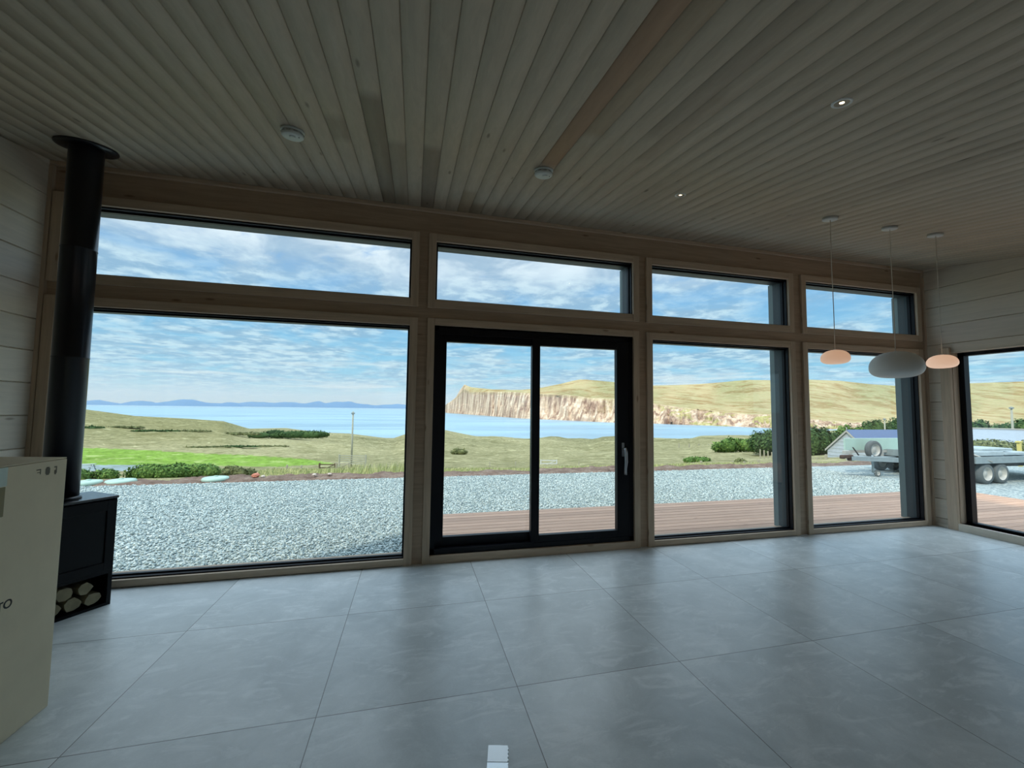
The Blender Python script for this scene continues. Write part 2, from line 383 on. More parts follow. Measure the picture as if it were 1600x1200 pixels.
# ------------------------------------------------------------ mesh helpers
class MB:
    def __init__(s): s.v = []; s.f = []; s.sm = []
    def add(s, vs, fs, smooth=False):
        o = len(s.v); s.v += [tuple(v) for v in vs]
        s.f += [tuple(i+o for i in f) for f in fs]; s.sm += [smooth]*len(fs)
        return s
    def box(s, x0, x1, y0, y1, z0, z1, b=0.0):
        if x0 > x1: x0, x1 = x1, x0
        if y0 > y1: y0, y1 = y1, y0
        if z0 > z1: z0, z1 = z1, z0
        if b <= 0:
            vs = [(x, y, z) for x in (x0, x1) for y in (y0, y1) for z in (z0, z1)]
            return s.add(vs, [(0, 1, 3, 2), (4, 6, 7, 5), (0, 4, 5, 1), (2, 3, 7, 6), (0, 2, 6, 4), (1, 5, 7, 3)])
        bm = bmesh.new(); bmesh.ops.create_cube(bm, size=1)
        for v in bm.verts:
            v.co = Vector(((x0+x1)/2+v.co.x*(x1-x0), (y0+y1)/2+v.co.y*(y1-y0), (z0+z1)/2+v.co.z*(z1-z0)))
        bmesh.ops.bevel(bm, geom=bm.edges[:]+bm.verts[:], offset=b, segments=2, affect='EDGES', profile=0.5)
        bm.verts.ensure_lookup_table(); bm.verts.index_update()
        s.add([v.co[:] for v in bm.verts], [[v.index for v in f.verts] for f in bm.faces]); bm.free()
        return s
    def tube(s, pts, r, seg=12, cap=True, smooth=True):
        pts = [Vector(p) for p in pts]; n = len(pts)
        rs = r if isinstance(r, (list, tuple)) else [r]*n
        vs = []; prev = None
        for i, p in enumerate(pts):
            d = (pts[min(i+1, n-1)]-pts[max(i-1, 0)]).normalized()
            a = prev if prev is not None else (Vector((0, 0, 1)) if abs(d.z) < 0.9 else Vector((1, 0, 0)))
            u = (a - d*a.dot(d)).normalized(); w = d.cross(u); prev = u
            for k in range(seg):
                an = 2*math.pi*k/seg
                vs.append(p+u*math.cos(an)*rs[i]+w*math.sin(an)*rs[i])
        fs = [(i*seg+k, i*seg+(k+1) % seg, (i+1)*seg+(k+1) % seg, (i+1)*seg+k) for i in range(n-1) for k in range(seg)]
        s.add(vs, fs, smooth)
        if cap:
            o = len(s.v)-n*seg
            s.f.append(tuple(o+k for k in range(seg))[::-1]); s.sm.append(False)
            s.f.append(tuple(o+(n-1)*seg+k for k in range(seg))); s.sm.append(False)
        return s
    def lathe(s, prof, seg=32, c=(0, 0, 0), axis='Z', smooth=True):
        vs = []; n = len(prof)
        for (r, h) in prof:
            for k in range(seg):
                a = 2*math.pi*k/seg; x, y = r*math.cos(a), r*math.sin(a)
                p = {'Z': (x, y, h), 'Y': (x, h, y), 'X': (h, x, y)}[axis]
                vs.append((c[0]+p[0], c[1]+p[1], c[2]+p[2]))
        fs = [(i*seg+k, i*seg+(k+1) % seg, (i+1)*seg+(k+1) % seg, (i+1)*seg+k) for i in range(n-1) for k in range(seg)]
        return s.add(vs, fs, smooth)
    def xf(s, M):
        s.v = [tuple(M @ Vector(v)) for v in s.v]; return s
    def build(s, name, mat, parent=None, kind=None, label=None, cat=None, group=None):
        me = bpy.data.meshes.new(name)
        me.from_pydata(s.v, [], s.f); me.update()
        me.polygons.foreach_set('use_smooth', s.sm)
        bm = bmesh.new(); bm.from_mesh(me); bmesh.ops.recalc_face_normals(bm, faces=bm.faces[:]); bm.to_mesh(me); bm.free()
        o = bpy.data.objects.new(name, me)
        me.materials.append(MAT[mat] if isinstance(mat, str) else mat)
        COL.objects.link(o)
        if parent is not None: o.parent = parent
        tag(o, kind, label, cat, group)
        return o
def tag(o, kind=None, label=None, cat=None, group=None):
    if kind: o['kind'] = kind
    if label: o['label'] = label
    if cat: o['category'] = cat
    if group: o['group'] = group
    return o
def thing(name, label, cat, loc=(0, 0, 0), rz=0.0, group=None, kind=None):
    o = bpy.data.objects.new(name, None); o.empty_display_size = 0.1
    o.location = loc; o.rotation_euler = (0, 0, rz); COL.objects.link(o)
    return tag(o, kind, label, cat, group)
def copy_tree(o, parent=None):
    c = o.copy(); COL.objects.link(c)
    if parent is not None: c.parent = parent
    for ch in [k for k in bpy.data.objects if k.parent == o]: copy_tree(ch, c)
    return c
def mesh_np(name, V, F, mat, **kw):
    """V (n,3) and F (m,k) numpy arrays -> one object"""
    me = bpy.data.meshes.new(name)
    V = np.asarray(V, dtype=np.float32); F = np.asarray(F, dtype=np.int32)
    k = F.shape[1]
    me.vertices.add(len(V)); me.vertices.foreach_set('co', V.ravel())
    me.loops.add(F.size); me.loops.foreach_set('vertex_index', F.ravel())
    me.polygons.add(len(F)); me.polygons.foreach_set('loop_start', np.arange(0, F.size, k, dtype=np.int32))
    me.polygons.foreach_set('loop_total', np.full(len(F), k, dtype=np.int32))
    me.update(calc_edges=True); me.validate()
    me.materials.append(MAT[mat])
    o = bpy.data.objects.new(name, me); COL.objects.link(o)
    par = kw.pop('parent', None)
    if par is not None: o.parent = par
    tag(o, kw.get('kind'), kw.get('label'), kw.get('cat'), kw.get('group'))
    return o
def vcol(o, name, arr):
    a = o.data.color_attributes.new(name, 'FLOAT_COLOR', 'POINT')
    a.data.foreach_set('color', np.asarray(arr, dtype=np.float32).ravel())

# ============================================================ ROOM
XL, XR, YF, YB = -1.55, 8.30, 0.87, -6.2
SL = 0.165
def ceil_z(y): return 3.505 + SL*(y-YF)
ARCH = 0.842                                              # face of the architraves

# floor
fb = MB(); fb.box(XL-0.2, XR+0.2, YB-0.2, 1.06, -0.12, 0.0); fb.build('floor', 'floor', kind='structure')

# ceiling of narrow V-jointed boards
def ceiling():
    W_, g = 0.12, 0.005
    ys = [YB-0.1] + [round(-5.9+0.1*i, 3) for i in range(68)] + [0.90]
    nb = int((XR+0.1-(XL-0.1))/W_)+2
    i0 = math.floor((XL-0.1)/W_)
    V = []; Fc = []; Cc = []
    for b in range(nb):
        xa = (i0+b)*W_
        prof = [(xa, 0.009), (xa+g, 0.0), (xa+W_-g, 0.0), (xa+W_, 0.009)]
        o = len(V)
        for y in ys:
            tone = (1, 1, 1)
            ib = i0+b
            if ib == 19 and y < -0.45: tone = (0.72, 0.54, 0.44)
            if ib == 20 and y < -0.9: tone = (0.86, 0.78, 0.70)
            if ib == 9 and y > -1.0: tone = (0.60, 0.58, 0.56)
            if ib == 10 and y > -0.45: tone = (0.74, 0.73, 0.72)
            if ib == 12 and y > -0.46: tone = (0.64, 0.60, 0.59)
            if ib == 15 and y > 0.2: tone = (0.80, 0.74, 0.66)
            if ib == 16 and y > 0.5: tone = (0.78, 0.74, 0.68)
            if ib == 7 and -0.62 < y < -0.38: tone = (0.76, 0.75, 0.74)
            if ib == 3 and y > 0.3: tone = (0.80, 0.77, 0.75)
            if ib == 23 and y < -1.0: tone = (0.84, 0.82, 0.82)
            if ib == 24 and -1.6 < y < -0.7: tone = (0.88, 0.84, 0.82)
            if ib == 40 and y < -0.9: tone = (0.84, 0.83, 0.82)
            for (x, dz) in prof:
                V.append((x, y, ceil_z(y)+dz)); Cc.append((*tone, 1))
        for j in range(len(ys)-1):
            for k in range(3):
                a = o+j*4+k; Fc.append((a, a+1, a+5, a+4))
    # lid over the boards
    o = mesh_np('ceiling', V, Fc, 'ceiling', kind='structure')
    vcol(o, 'stain', Cc)
# board stain index uses world x / 0.12
ceiling()
rb = MB()
x0, x1 = XL-0.3, XR+0.45
rb.add([(x0, YB-0.4, ceil_z(YB-0.4)+0.02), (x1, YB-0.4, ceil_z(YB-0.4)+0.02), (x1, 1.25, ceil_z(1.25)+0.02), (x0, 1.25, ceil_z(1.25)+0.02),
        (x0, YB-0.4, ceil_z(YB-0.4)+0.30), (x1, YB-0.4, ceil_z(YB-0.4)+0.30), (x1, 1.25, ceil_z(1.25)+0.30), (x0, 1.25, ceil_z(1.25)+0.30)],
       [(0, 1, 2, 3), (4, 7, 6, 5), (0, 4, 5, 1), (1, 5, 6, 2), (2, 6, 7, 3), (3, 7, 4, 0)])
rb.build('roof', 'dark_steel', kind='structure')

# side walls: horizontal boards with open joints
def board_wall(name, x, inward, y0, y1, openings=()):
    """inner face at x, boards 0.2576 high; openings = (ya, yb, za, zb)"""
    b = MB(); pitch, off = 0.2576, 0.109
    zs = []
    z = off-pitch
    while z < 4.0: zs.append((max(z, 0.0), z+pitch)); z += pitch
    for (za, zb) in zs:
        if zb <= 0.01: continue
        spans = [(y0, y1)]
        for (oa, ob, oza, ozb) in openings:
            lo, hi = max(za, oza), min(zb, ozb)
            if hi-lo > 0.002:
                if lo-za > 0.004 or zb-hi > 0.004:       # board partly above/below the opening
                    for (pa, pb) in ((za, lo), (hi, zb)):
                        if pb-pa > 0.004: strip(b, x, inward, oa, ob, pa, pb, pa == za, pb == zb)
                ns = []
                for (sa, sb) in spans:
                    if sa < oa: ns.append((sa, min(sb, oa)))
                    if sb > ob: ns.append((max(sa, ob), sb))
                spans = ns
        for (sa, sb) in spans:
            if sb-sa > 0.003: strip(b, x, inward, sa, sb, za, zb, True, True)
    return b.build(name, 'board_y', kind='structure')
def strip(b, x, inward, ya, yb, za, zb, gl, gh):
    g = 0.006; d = 0.014*inward
    # cap the wall under the sloping ceiling
    def zc(y, z): return min(z, ceil_z(y)+0.015)
    if za >= ceil_z(yb): return
    if za > ceil_z(ya): ya = YF + (za-3.505)/SL-0.001       # board starts where the ceiling allows
    yk = YF + (zb-3.505)/SL                                # beyond here the board keeps its full height
    if ya+0.01 < yk < yb-0.01:
        strip(b, x, inward, ya, yk, za, zb, gl, gh); ya = yk
    prof = [(x-d if gl else x, za), (x, za+(g if gl else 0)), (x, zb-(g if gh else 0)), (x-d if gh else x, zb)]
    vs = []
    for y in (ya, yb):
        for (px_, pz) in prof: vs.append((px_, y, zc(y, pz)))
        vs.append((x-0.2*inward, y, zc(y, zb))); vs.append((x-0.2*inward, y, zc(y, za)))
    n = 6
    b.add(vs, [(i, (i+1) % n, n+(i+1) % n, n+i) for i in range(n)]+[tuple(range(n))[::-1], tuple(range(n, 2*n))])
board_wall('wall_left', XL, 1, YB, YF+0.03)
RW = (-2.2, 0.585, 0.09, 2.30)
board_wall('wall_right', XR, -1, YB, YF+0.03, [RW])
# back wall behind the viewer; unseen openings added to let in more daylight
bw = MB()
def back(x0, x1, z0, z1): bw.box(x0, x1, YB-0.2, YB, z0, z1)
back(XL-0.2, XR+0.2, 0, 0.5); back(XL-0.2, XR+0.2, 2.05, ceil_z(YB)+0.05)
for (a, b2) in ((XL-0.2, 0.6), (2.6, 4.0), (6.0, XR+0.2)): back(a, b2, 0.5, 2.05)
bw.build('wall_back', 'post_wood', kind='structure')

# front wall: posts, rail, header, sills
BAYS = [(-1.44, 1.365), (1.605, 3.795), (4.035, 5.965), (6.235, 8.155)]     # clear openings
Z_LO = (0.062, 2.30); Z_UP = (2.572, 3.166)
w = MB()
w.box(XL-0.2, XR+0.2, YF, 1.06, 3.166+0.0, 3.53)                             # header
for (a, b2) in ((XL-0.2, BAYS[0][0]), (BAYS[0][1], BAYS[1][0]), (BAYS[1][1], BAYS[2][0]), (BAYS[2][1], BAYS[3][0]), (BAYS[3][1], XR+0.2)):
    w.box(a, b2, YF, 1.06, 0.0, 3.166)
for (a, b2) in BAYS:
    w.box(a, b2, YF, 1.06, Z_LO[1], Z_UP[0])
    w.box(a, b2, YF, 1.06, 0.0, Z_LO[0])
w.build('wall_front', 'front_wood', kind='structure')
tr = MB(); tr.box(XL, XR, YF-0.028, YF+0.001, 3.462, 3.500, 0.004); tr.build('trim_1', 'arch_x', kind='structure')
tr = MB(); tr.box(XL, XL+0.03, YF-0.03, YF, 0.0, 3.46); tr.build('trim_2', 'arch_z', kind='structure')
tr = MB(); tr.box(XR-0.03, XR, YF-0.03, YF, 0.0, 3.46); tr.build('trim_3', 'arch_z', kind='structure')

def ring(b, x0, x1, z0, z1, wd, y0, y1, bv=0.0):
    """frame of width wd outside the rectangle"""
    b.box(x0-wd, x0, y0, y1, z0-wd, z1+wd, bv); b.box(x1, x1+wd, y0, y1, z0-wd, z1+wd, bv)
    b.box(x0, x1, y0, y1, z0-wd, z0, bv); b.box(x0, x1, y0, y1, z1, z1+wd, bv)
wn_i = [0]
def window(a, b2, z0, z1, sill, upper):
    wn_i[0] += 1
    o = thing('window_%d' % wn_i[0], None, None, ((a+b2)/2, YF, z0), 0, None, 'structure')
    cx, cz = (a+b2)/2, z0
    hx = (b2-a)/2; h = z1-z0
    # architrave: upright pieces and horizontal pieces (wood grain follows each piece)
    wv = 0.078
    u = MB()
    top = h+wv
    bot = -0.082 if upper else -z0
    u.box(-hx-0.075, -hx, ARCH-YF, 0.0, bot, top, 0.003); u.box(hx, hx+0.075, ARCH-YF, 0.0, bot, top, 0.003)
    u.build('upright_architrave', 'arch_z', o)
    u = MB(); u.box(-hx, hx, ARCH-YF+0.001, 0.0, h, h+wv, 0.003)
    u.box(-hx, hx, ARCH-YF+0.001, 0.0, -0.082 if upper else -0.058, 0.0, 0.003)
    u.build('cross_architrave', 'arch_x', o)
    fr = MB()
    t_ = 0.014
    # black inner frame (thin) with stepped gasket, lining the opening
    for (lo, hi, tt) in ((0.006, 0.050, t_), (0.050, 0.085, t_+0.016)):
        fr.box(-hx, -hx+tt*0.6, lo, hi, 0, h); fr.box(hx-tt*0.6, hx, lo, hi, 0, h)
        fr.box(-hx+tt*0.6, hx-tt*0.6, lo, hi, 0, tt*0.75); fr.box(-hx+tt*0.6, hx-tt*0.6, lo, hi, h-tt*0.9, h)
    fr.build('frame', 'black_frame', o)
    g = MB(); g.box(-hx+0.015, hx-0.015, 0.062, 0.066, 0.018, h-0.022); g.build('pane', 'glass', o)
    # outer lining
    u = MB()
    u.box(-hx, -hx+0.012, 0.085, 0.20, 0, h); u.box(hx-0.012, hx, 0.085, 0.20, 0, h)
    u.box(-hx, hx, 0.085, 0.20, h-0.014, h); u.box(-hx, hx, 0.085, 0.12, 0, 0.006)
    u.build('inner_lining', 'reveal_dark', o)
    u = MB()
    u.box(-hx-0.05, -hx, 0.20, 0.28, -0.02, h); u.box(hx, hx+0.05, 0.20, 0.28, -0.02, h)
    u.build('outer_lining', 'reveal', o)
    u = MB(); u.box(-hx-0.05, hx+0.05, 0.20, 0.25, h, h+0.05); u.build('head_lining', 'reveal_dark', o)
    if sill:
        u = MB(); u.box(-hx, hx, 0.10, 0.20, -0.05, -0.02); u.build('outer_sill', 'black_frame', o)
    return o
for k, (a, b2) in enumerate(BAYS):
    window(a, b2, *Z_UP, False, True)
    if k != 1: window(a, b2, *Z_LO, True, False)
# outer cladding of the front wall, with the openings left free
cl = MB()
cl.box(XL-0.3, XR+0.45, 1.07, 1.148, 3.22, 3.56)
xs = [XL-0.3]+[v for bb in BAYS for v in (bb[0]-0.05, bb[1]+0.05)]+[XR+0.45]
for i in range(0, len(xs), 2): cl.box(xs[i], xs[i+1], 1.07, 1.148, -0.45, 3.22)
for (a, b2) in BAYS:
    cl.box(a-0.05, b2+0.05, 1.07, 1.148, 2.36, 2.545)
    cl.box(a-0.05, b2+0.05, 1.065, 1.085, -0.45, 0.02)
cl.build('wall_outer', 'reveal_dark', kind='structure')

# ------------------------------------------------------------ sliding door
a, b2 = BAYS[1]
door = thing('door_1', None, None, ((a+b2)/2, YF, 0), 0, None, 'structure')
cx = (a+b2)/2
def dx(v): return v-cx
def dy(v): return v-YF
u = MB(); u.box(dx(a)-0.07, dx(a), ARCH-YF, 0, 0, 2.385, 0.003); u.box(dx(b2), dx(b2)+0.07, ARCH-YF, 0, 0, 2.385, 0.003); u.build('upright_architrave', 'arch_z', door)
u = MB(); u.box(dx(a), dx(b2), ARCH-YF+0.001, 0, 2.315, 2.385, 0.003); u.build('cross_architrave', 'arch_x', door)
u = MB(); u.box(dx(a), dx(b2), ARCH-YF-0.004, 0, 0, 0.074, 0.003); u.build('threshold_board', 'arch_x', door)
u = MB()
u.box(dx(a), dx(a)+0.045, 0.0, 0.19, 0.074, 2.315); u.box(dx(b2)-0.045, dx(b2), 0.0, 0.19, 0.074, 2.315)
u.box(dx(a), dx(b2), 0.0, 0.19, 2.255, 2.315); u.box(dx(a), dx(b2), 0.0, 0.19, 0.074, 0.125)
u.box(dx(a), dx(2.70), -0.006, 0.012, 2.232, 2.262)
u.build('frame', 'black_frame', door)
def sash(name, xa, xb, gx0, gx1, gz0, gz1, y0, y1, lab):
    s = MB()
    s.box(dx(xa), dx(gx0), dy(y0), dy(y1), 0.125, 2.255, 0.003); s.box(dx(gx1), dx(xb), dy(y0), dy(y1), 0.125, 2.255, 0.003)
    s.box(dx(gx0), dx(gx1), dy(y0), dy(y1), 0.125, gz0, 0.003); s.box(dx(gx0), dx(gx1), dy(y0), dy(y1), gz1, 2.255, 0.003)
    o = s.build(name, 'black_frame', door, label=lab)
    g = MB(); g.box(dx(gx0)-0.005, dx(gx1)+0.005, dy((y0+y1)/2)-0.003, dy((y0+y1)/2)+0.003, gz0-0.005, gz1+0.005); g.build('pane', 'glass', o)
    return o
sash('fixed_panel', a+0.045, 2.73, 1.735, 2.645, 0.215, 2.17, 0.945, 1.005, 'fixed left glass panel in black frame')
sl_ = sash('sliding_panel', 2.625, b2-0.045, 2.712, 3.603, 0.195, 2.165, 0.872, 0.932, 'sliding right glass panel with chrome handle')
h = MB()
hx = dx(3.672)
h.box(hx-0.014, hx+0.014, dy(0.866), dy(0.873), 0.985, 1.135, 0.002)
h.tube([(hx, dy(0.87), 1.065), (hx+0.004, dy(0.825), 1.065)], 0.011)
h.tube([(hx+0.004, dy(0.822), 1.085), (hx+0.008, dy(0.818), 1.03), (hx+0.010, dy(0.818), 0.93), (hx+0.004, dy(0.820), 0.86), (hx+0.003, dy(0.822), 0.795)], [0.012, 0.017, 0.017, 0.014, 0.016])
h.build('handle', 'chrome', sl_, label='chrome lever handle')

# ------------------------------------------------------------ right wall window
o = thing('window_9', None, None, (XR, RW[1], RW[2]), 0, None, 'structure')
wy, wh = RW[0]-RW[1], RW[3]-RW[2]                          # runs towards -Y
u = MB(); u.box(-0.045, 0.0, 0.0, 0.105, -RW[2], wh+0.07, 0.003); u.box(0.0, 0.14, -0.006, 0.0, -0.08, wh)
u.box(-0.045, 0.0, wy-0.09, wy, -RW[2], wh+0.07, 0.003); u.build('upright_architrave', 'arch_z', o)
u = MB(); u.box(-0.045, 0.14, wy, 0.0, -RW[2]+0.0, 0.0, 0.003); u.box(-0.012, 0.0, wy, 0.0, wh+0.0, wh+0.012); u.build('cross_architrave', 'board_y', o)
u = MB()
for yy in (0.0, wy+0.07):
    u.box(0.10, 0.19, yy-0.066, yy-0.006, 0, wh)
u.box(0.10, 0.19, wy, -0.006, wh-0.045, wh); u.box(0.10, 0.19, wy, -0.006, 0, 0.022)
u.build('frame', 'black_frame', o)
u = MB(); u.box(0.145, 0.149, wy+0.05, -0.05, 0.01, wh-0.03); u.build('pane', 'glass', o)
u = MB(); u.box(0.19, 0.26, -0.02, 0.03, 0, wh); u.box(0.19, 0.26, wy, -0.0, wh-0.01, wh+0.04); u.build('outer_lining', 'black_frame', o)
# right wall outer cladding (beyond the corner)
tr = MB(); tr.box(XR-0.016, XR, 0.70, YF-0.03, 0.0, 0.045, 0.003); tr.build('baseboard_right', 'board_y', kind='structure')

# ============================================================ INTERIOR THINGS
# wood stove
FX, FY = -1.035, 0.44
ang = math.atan2(0.818, 0.576)                             # front face runs along this heading
stove = thing('wood_stove', 'black box wood stove with glass door and split logs beneath, under the flue', 'stove', (FX, FY, 0), ang)
# local: x along the front, -y towards the room
hw, yf, yb = 0.252, -0.185, 0.185
s = MB(); s.box(-hw, -hw+0.025, yf+0.012, yb, 0.0, 0.785); s.box(hw-0.025, hw, yf+0.012, yb, 0.0, 0.785)
s.box(-hw+0.025, hw-0.025, yb-0.02, yb, 0, 0.785); s.box(-hw+0.025, hw-0.025, yf+0.012, yb-0.02, 0.0, 0.02)
s.box(-hw+0.025, hw-0.025, yf+0.03, yb-0.02, 0.235, 0.785)
s.box(-hw+0.025, hw-0.025, yf+0.006, yf+0.03, 0.235, 0.262)
s.build('body', 'stove', stove)
s = MB(); s.box(-hw-0.005, hw+0.005, yf, yb+0.002, 0.785, 0.803, 0.004); s.build('top_plate', 'stove_top', stove)
d_ = MB(); x0, x1, z0, z1 = -hw+0.004, hw-0.004, 0.262, 0.775
d_.box(x0, x0+0.055, yf, yf+0.028, z0, z1, 0.002); d_.box(x1-0.055, x1, yf, yf+0.028, z0, z1, 0.002)
d_.box(x0+0.055, x1-0.055, yf, yf+0.028, z0, z0+0.06, 0.002); d_.box(x0+0.055, x1-0.055, yf, yf+0.028, z1-0.075, z1, 0.002)
dd = d_.build('door', 'stove', stove)
g = MB(); g.box(x0+0.05, x1-0.05, yf+0.012, yf+0.020, z0+0.055, z1-0.07); g.build('door_glass', 'stove_glass', dd)
g = MB(); g.tube([(x0+0.03, yf-0.002, 0.47), (x0+0.03, yf-0.028, 0.48), (x0+0.03, yf-0.028, 0.60), (x0+0.03, yf-0.002, 0.61)], 0.006, 8); g.build('door_handle', 'stove', dd)
# split logs lying in the store below
RL = random.Random(3)
for i, (lx, lz, lr) in enumerate([(-0.165, 0.070, 0.046), (-0.055, 0.072, 0.050), (0.055, 0.072, 0.050), (0.160, 0.07, 0.046), (-0.115, 0.158, 0.044), (0.005, 0.160, 0.046), (0.118, 0.157, 0.045)]):
    b = MB(); n = 9
    rr = [lr*RL.uniform(0.82, 1.08) for _ in range(n)]
    ring0 = [(lr*0.0+lx+rr[k]*math.cos(2*math.pi*k/n), lz+rr[k]*0.92*math.sin(2*math.pi*k/n)) for k in range(n)]
    ya, yb_ = yf+0.03+RL.uniform(0, 0.02), yb-0.03
    vs = [(x, ya, z) for x, z in ring0]+[(x, yb_, z) for x, z in ring0]
    b.add(vs, [tuple(range(n))[::-1], tuple(range(n, 2*n))]+[(k, (k+1) % n, n+(k+1) % n, n+k) for k in range(n)])
    lab = ['lowest left end log', 'second log of the bottom row', 'third log of the bottom row', 'bottom row log at the right end', 'upper left log', 'upper middle log', 'upper right log'][i]
    ob = b.build('log', 'log', None, None, 'split firewood log under the stove, '+lab, 'log', 'firewood logs under the stove')
    ob.location = (FX, FY, 0); ob.rotation_euler = (0, 0, ang)
    # rest it in place
flue = thing('flue_pipe', 'tall matt black flue pipe rising from the stove to the ceiling', 'flue', (FX, FY, 0.803))
zt = ceil_z(FY)
s = MB(); s.lathe([(0.0, 0.0), (0.098, 0.0), (0.098, 1.02), (0.100, 1.022), (0.100, 1.03), (0.098, 1.032), (0.098, 1.83), (0.100, 1.832), (0.100, 1.84), (0.098, 1.842), (0.098, zt-0.803+0.01)], 40)
s.build('pipe', 'flue', flue)
s = MB(); s.lathe([(0.0985, -0.014), (0.174, -0.014), (0.178, -0.010), (0.178, 0.0), (0.0985, 0.0), (0.0985, -0.014)], 48)
s.xf(Matrix.Translation((0, 0, zt-0.803)) @ Matrix.Rotation(math.atan(SL), 4, 'X')); s.build('ceiling_collar', 'flue', flue)
s = MB(); s.lathe([(0.098, 0), (0.112, 0.0), (0.112, 0.012), (0.098, 0.02)], 40); s.build('base_ring', 'flue', flue)

# big carton
box = thing('cardboard_box', 'tall brown cardboard carton with black lettering, nearest thing at the left edge', 'box', (-0.30, -0.625, 0), 0)
s = MB(); s.box(-0.72, 0, -0.80, 0, 0.0, 1.212, 0.004); s.build('carton', 'cardboard', box)
s = MB()
s.add([(-0.002, -0.002, 1.214), (-0.002, -0.80, 1.214), (-0.36, -0.80, 1.236), (-0.36, -0.002, 1.222), (-0.002, -0.002, 1.219), (-0.002, -0.80, 1.219), (-0.36, -0.80, 1.241), (-0.36, -0.002, 1.227)],
      [(0, 1, 2, 3), (4, 7, 6, 5), (0, 4, 5, 1), (1, 5, 6, 2), (2, 6, 7, 3), (3, 7, 4, 0)])
s.add([(-0.718, -0.002, 1.214), (-0.718, -0.80, 1.214), (-0.362, -0.80, 1.236), (-0.362, -0.002, 1.222), (-0.718, -0.002, 1.219), (-0.718, -0.80, 1.219), (-0.362, -0.80, 1.241), (-0.362, -0.002, 1.227)],
      [(0, 3, 2, 1), (4, 5, 6, 7), (0, 1, 5, 4), (1, 2, 6, 5), (2, 3, 7, 6), (3, 0, 4, 7)])
s.build('top_flap', 'cardboard', box)
def text_mesh(txt, size, mat, parent, loc, rot, name, ext=0.0004, wide=1.0):
    cu = bpy.data.curves.new(name, 'FONT'); cu.body = txt; cu.size = size; cu.extrude = ext; cu.offset = size*0.018
    ob = bpy.data.objects.new(name, cu); COL.objects.link(ob)
    dg = bpy.context.evaluated_depsgraph_get()
    me = bpy.data.meshes.new_from_object(ob.evaluated_get(dg))
    bpy.data.objects.remove(ob)
    o2 = bpy.data.objects.new(name, me); COL.objects.link(o2)
    me.materials.clear(); me.materials.append(MAT[mat])
    o2.parent = parent; o2.location = loc; o2.rotation_euler = rot; o2.scale = (wide, 1, 1)
    return o2
# face looks towards +X, its left-to-right runs along +Y
txt = text_mesh('TO', 0.052, 'ink', box, (0.0006, -0.315, 0.590), (math.radians(90), 0, math.radians(90)), 'lettering')
tag(txt, label='black TO lettering')
def glyph(y, z, pts):
    b = MB()
    for (ya, yb2, za, zb) in pts: b.box(0.0002, 0.0009, y+ya, y+yb2, z+za, z+zb)
    b.build('handling_mark', 'faint_ink', box, label='faint grey printed handling mark')
glyph(-0.160, 1.155, [(-0.014, 0.010, 0.020, 0.025), (0.006, 0.010, 0.0, 0.020), (-0.010, 0.006, 0.008, 0.011)])
glyph(-0.112, 1.150, [(-0.012, 0.012, 0.002, 0.028), (-0.008, 0.008, -0.004, 0.002), (-0.008, 0.008, 0.028, 0.034)])
glyph(-0.068, 1.148, [(-0.008, 0.008, 0.028, 0.034), (0.002, 0.008, 0.016, 0.028), (-0.006, 0.008, 0.0, 0.016), (-0.004, 0.004, -0.006, 0.0)])
s = MB(); s.box(0.0002, 0.0010, -0.46, -0.315, 1.130, 1.212); s.build('clear_tape', 'clear_tape', box)
s = MB(); s.box(0.0002, 0.0009, -0.46, -0.320, 1.00, 1.128); s.build('brown_tape', 'brown_tape', box)

# folded white card on the floor
card = thing('foil_packet', 'small white folded packet lying on the grey floor slab at the bottom of the view', 'packet', (1.80, -1.44, 0), math.radians(-14))
s = MB(); s.add([(-0.043, 0.0, 0.001), (0.043, 0.0, 0.001), (0.043, 0.078, 0.004), (-0.043, 0.078, 0.004), (-0.043, 0.0, 0.005), (0.043, 0.0, 0.005), (0.043, 0.078, 0.010), (-0.043, 0.078, 0.010)],
      [(0, 3, 2, 1), (4, 5, 6, 7), (0, 1, 5, 4), (1, 2, 6, 5), (2, 3, 7, 6), (3, 0, 4, 7)]); s.build('upper_half', 'paper', card)
s = MB(); s.add([(-0.043, -0.075, 0.001), (0.046, -0.075, 0.001), (0.046, -0.002, 0.001), (-0.043, -0.002, 0.001), (-0.043, -0.075, 0.008), (0.046, -0.075, 0.008), (0.046, -0.002, 0.004), (-0.043, -0.002, 0.004)],
      [(0, 3, 2, 1), (4, 5, 6, 7), (0, 1, 5, 4), (1, 2, 6, 5), (2, 3, 7, 6), (3, 0, 4, 7)]); s.build('lower_half', 'paper', card)
s = MB()
for i in range(8):
    s.box(0.043, 0.0465, -0.070+0.019*i, -0.062+0.019*i, 0.001, 0.006)
s.build('crimped_edge', 'paper', card)

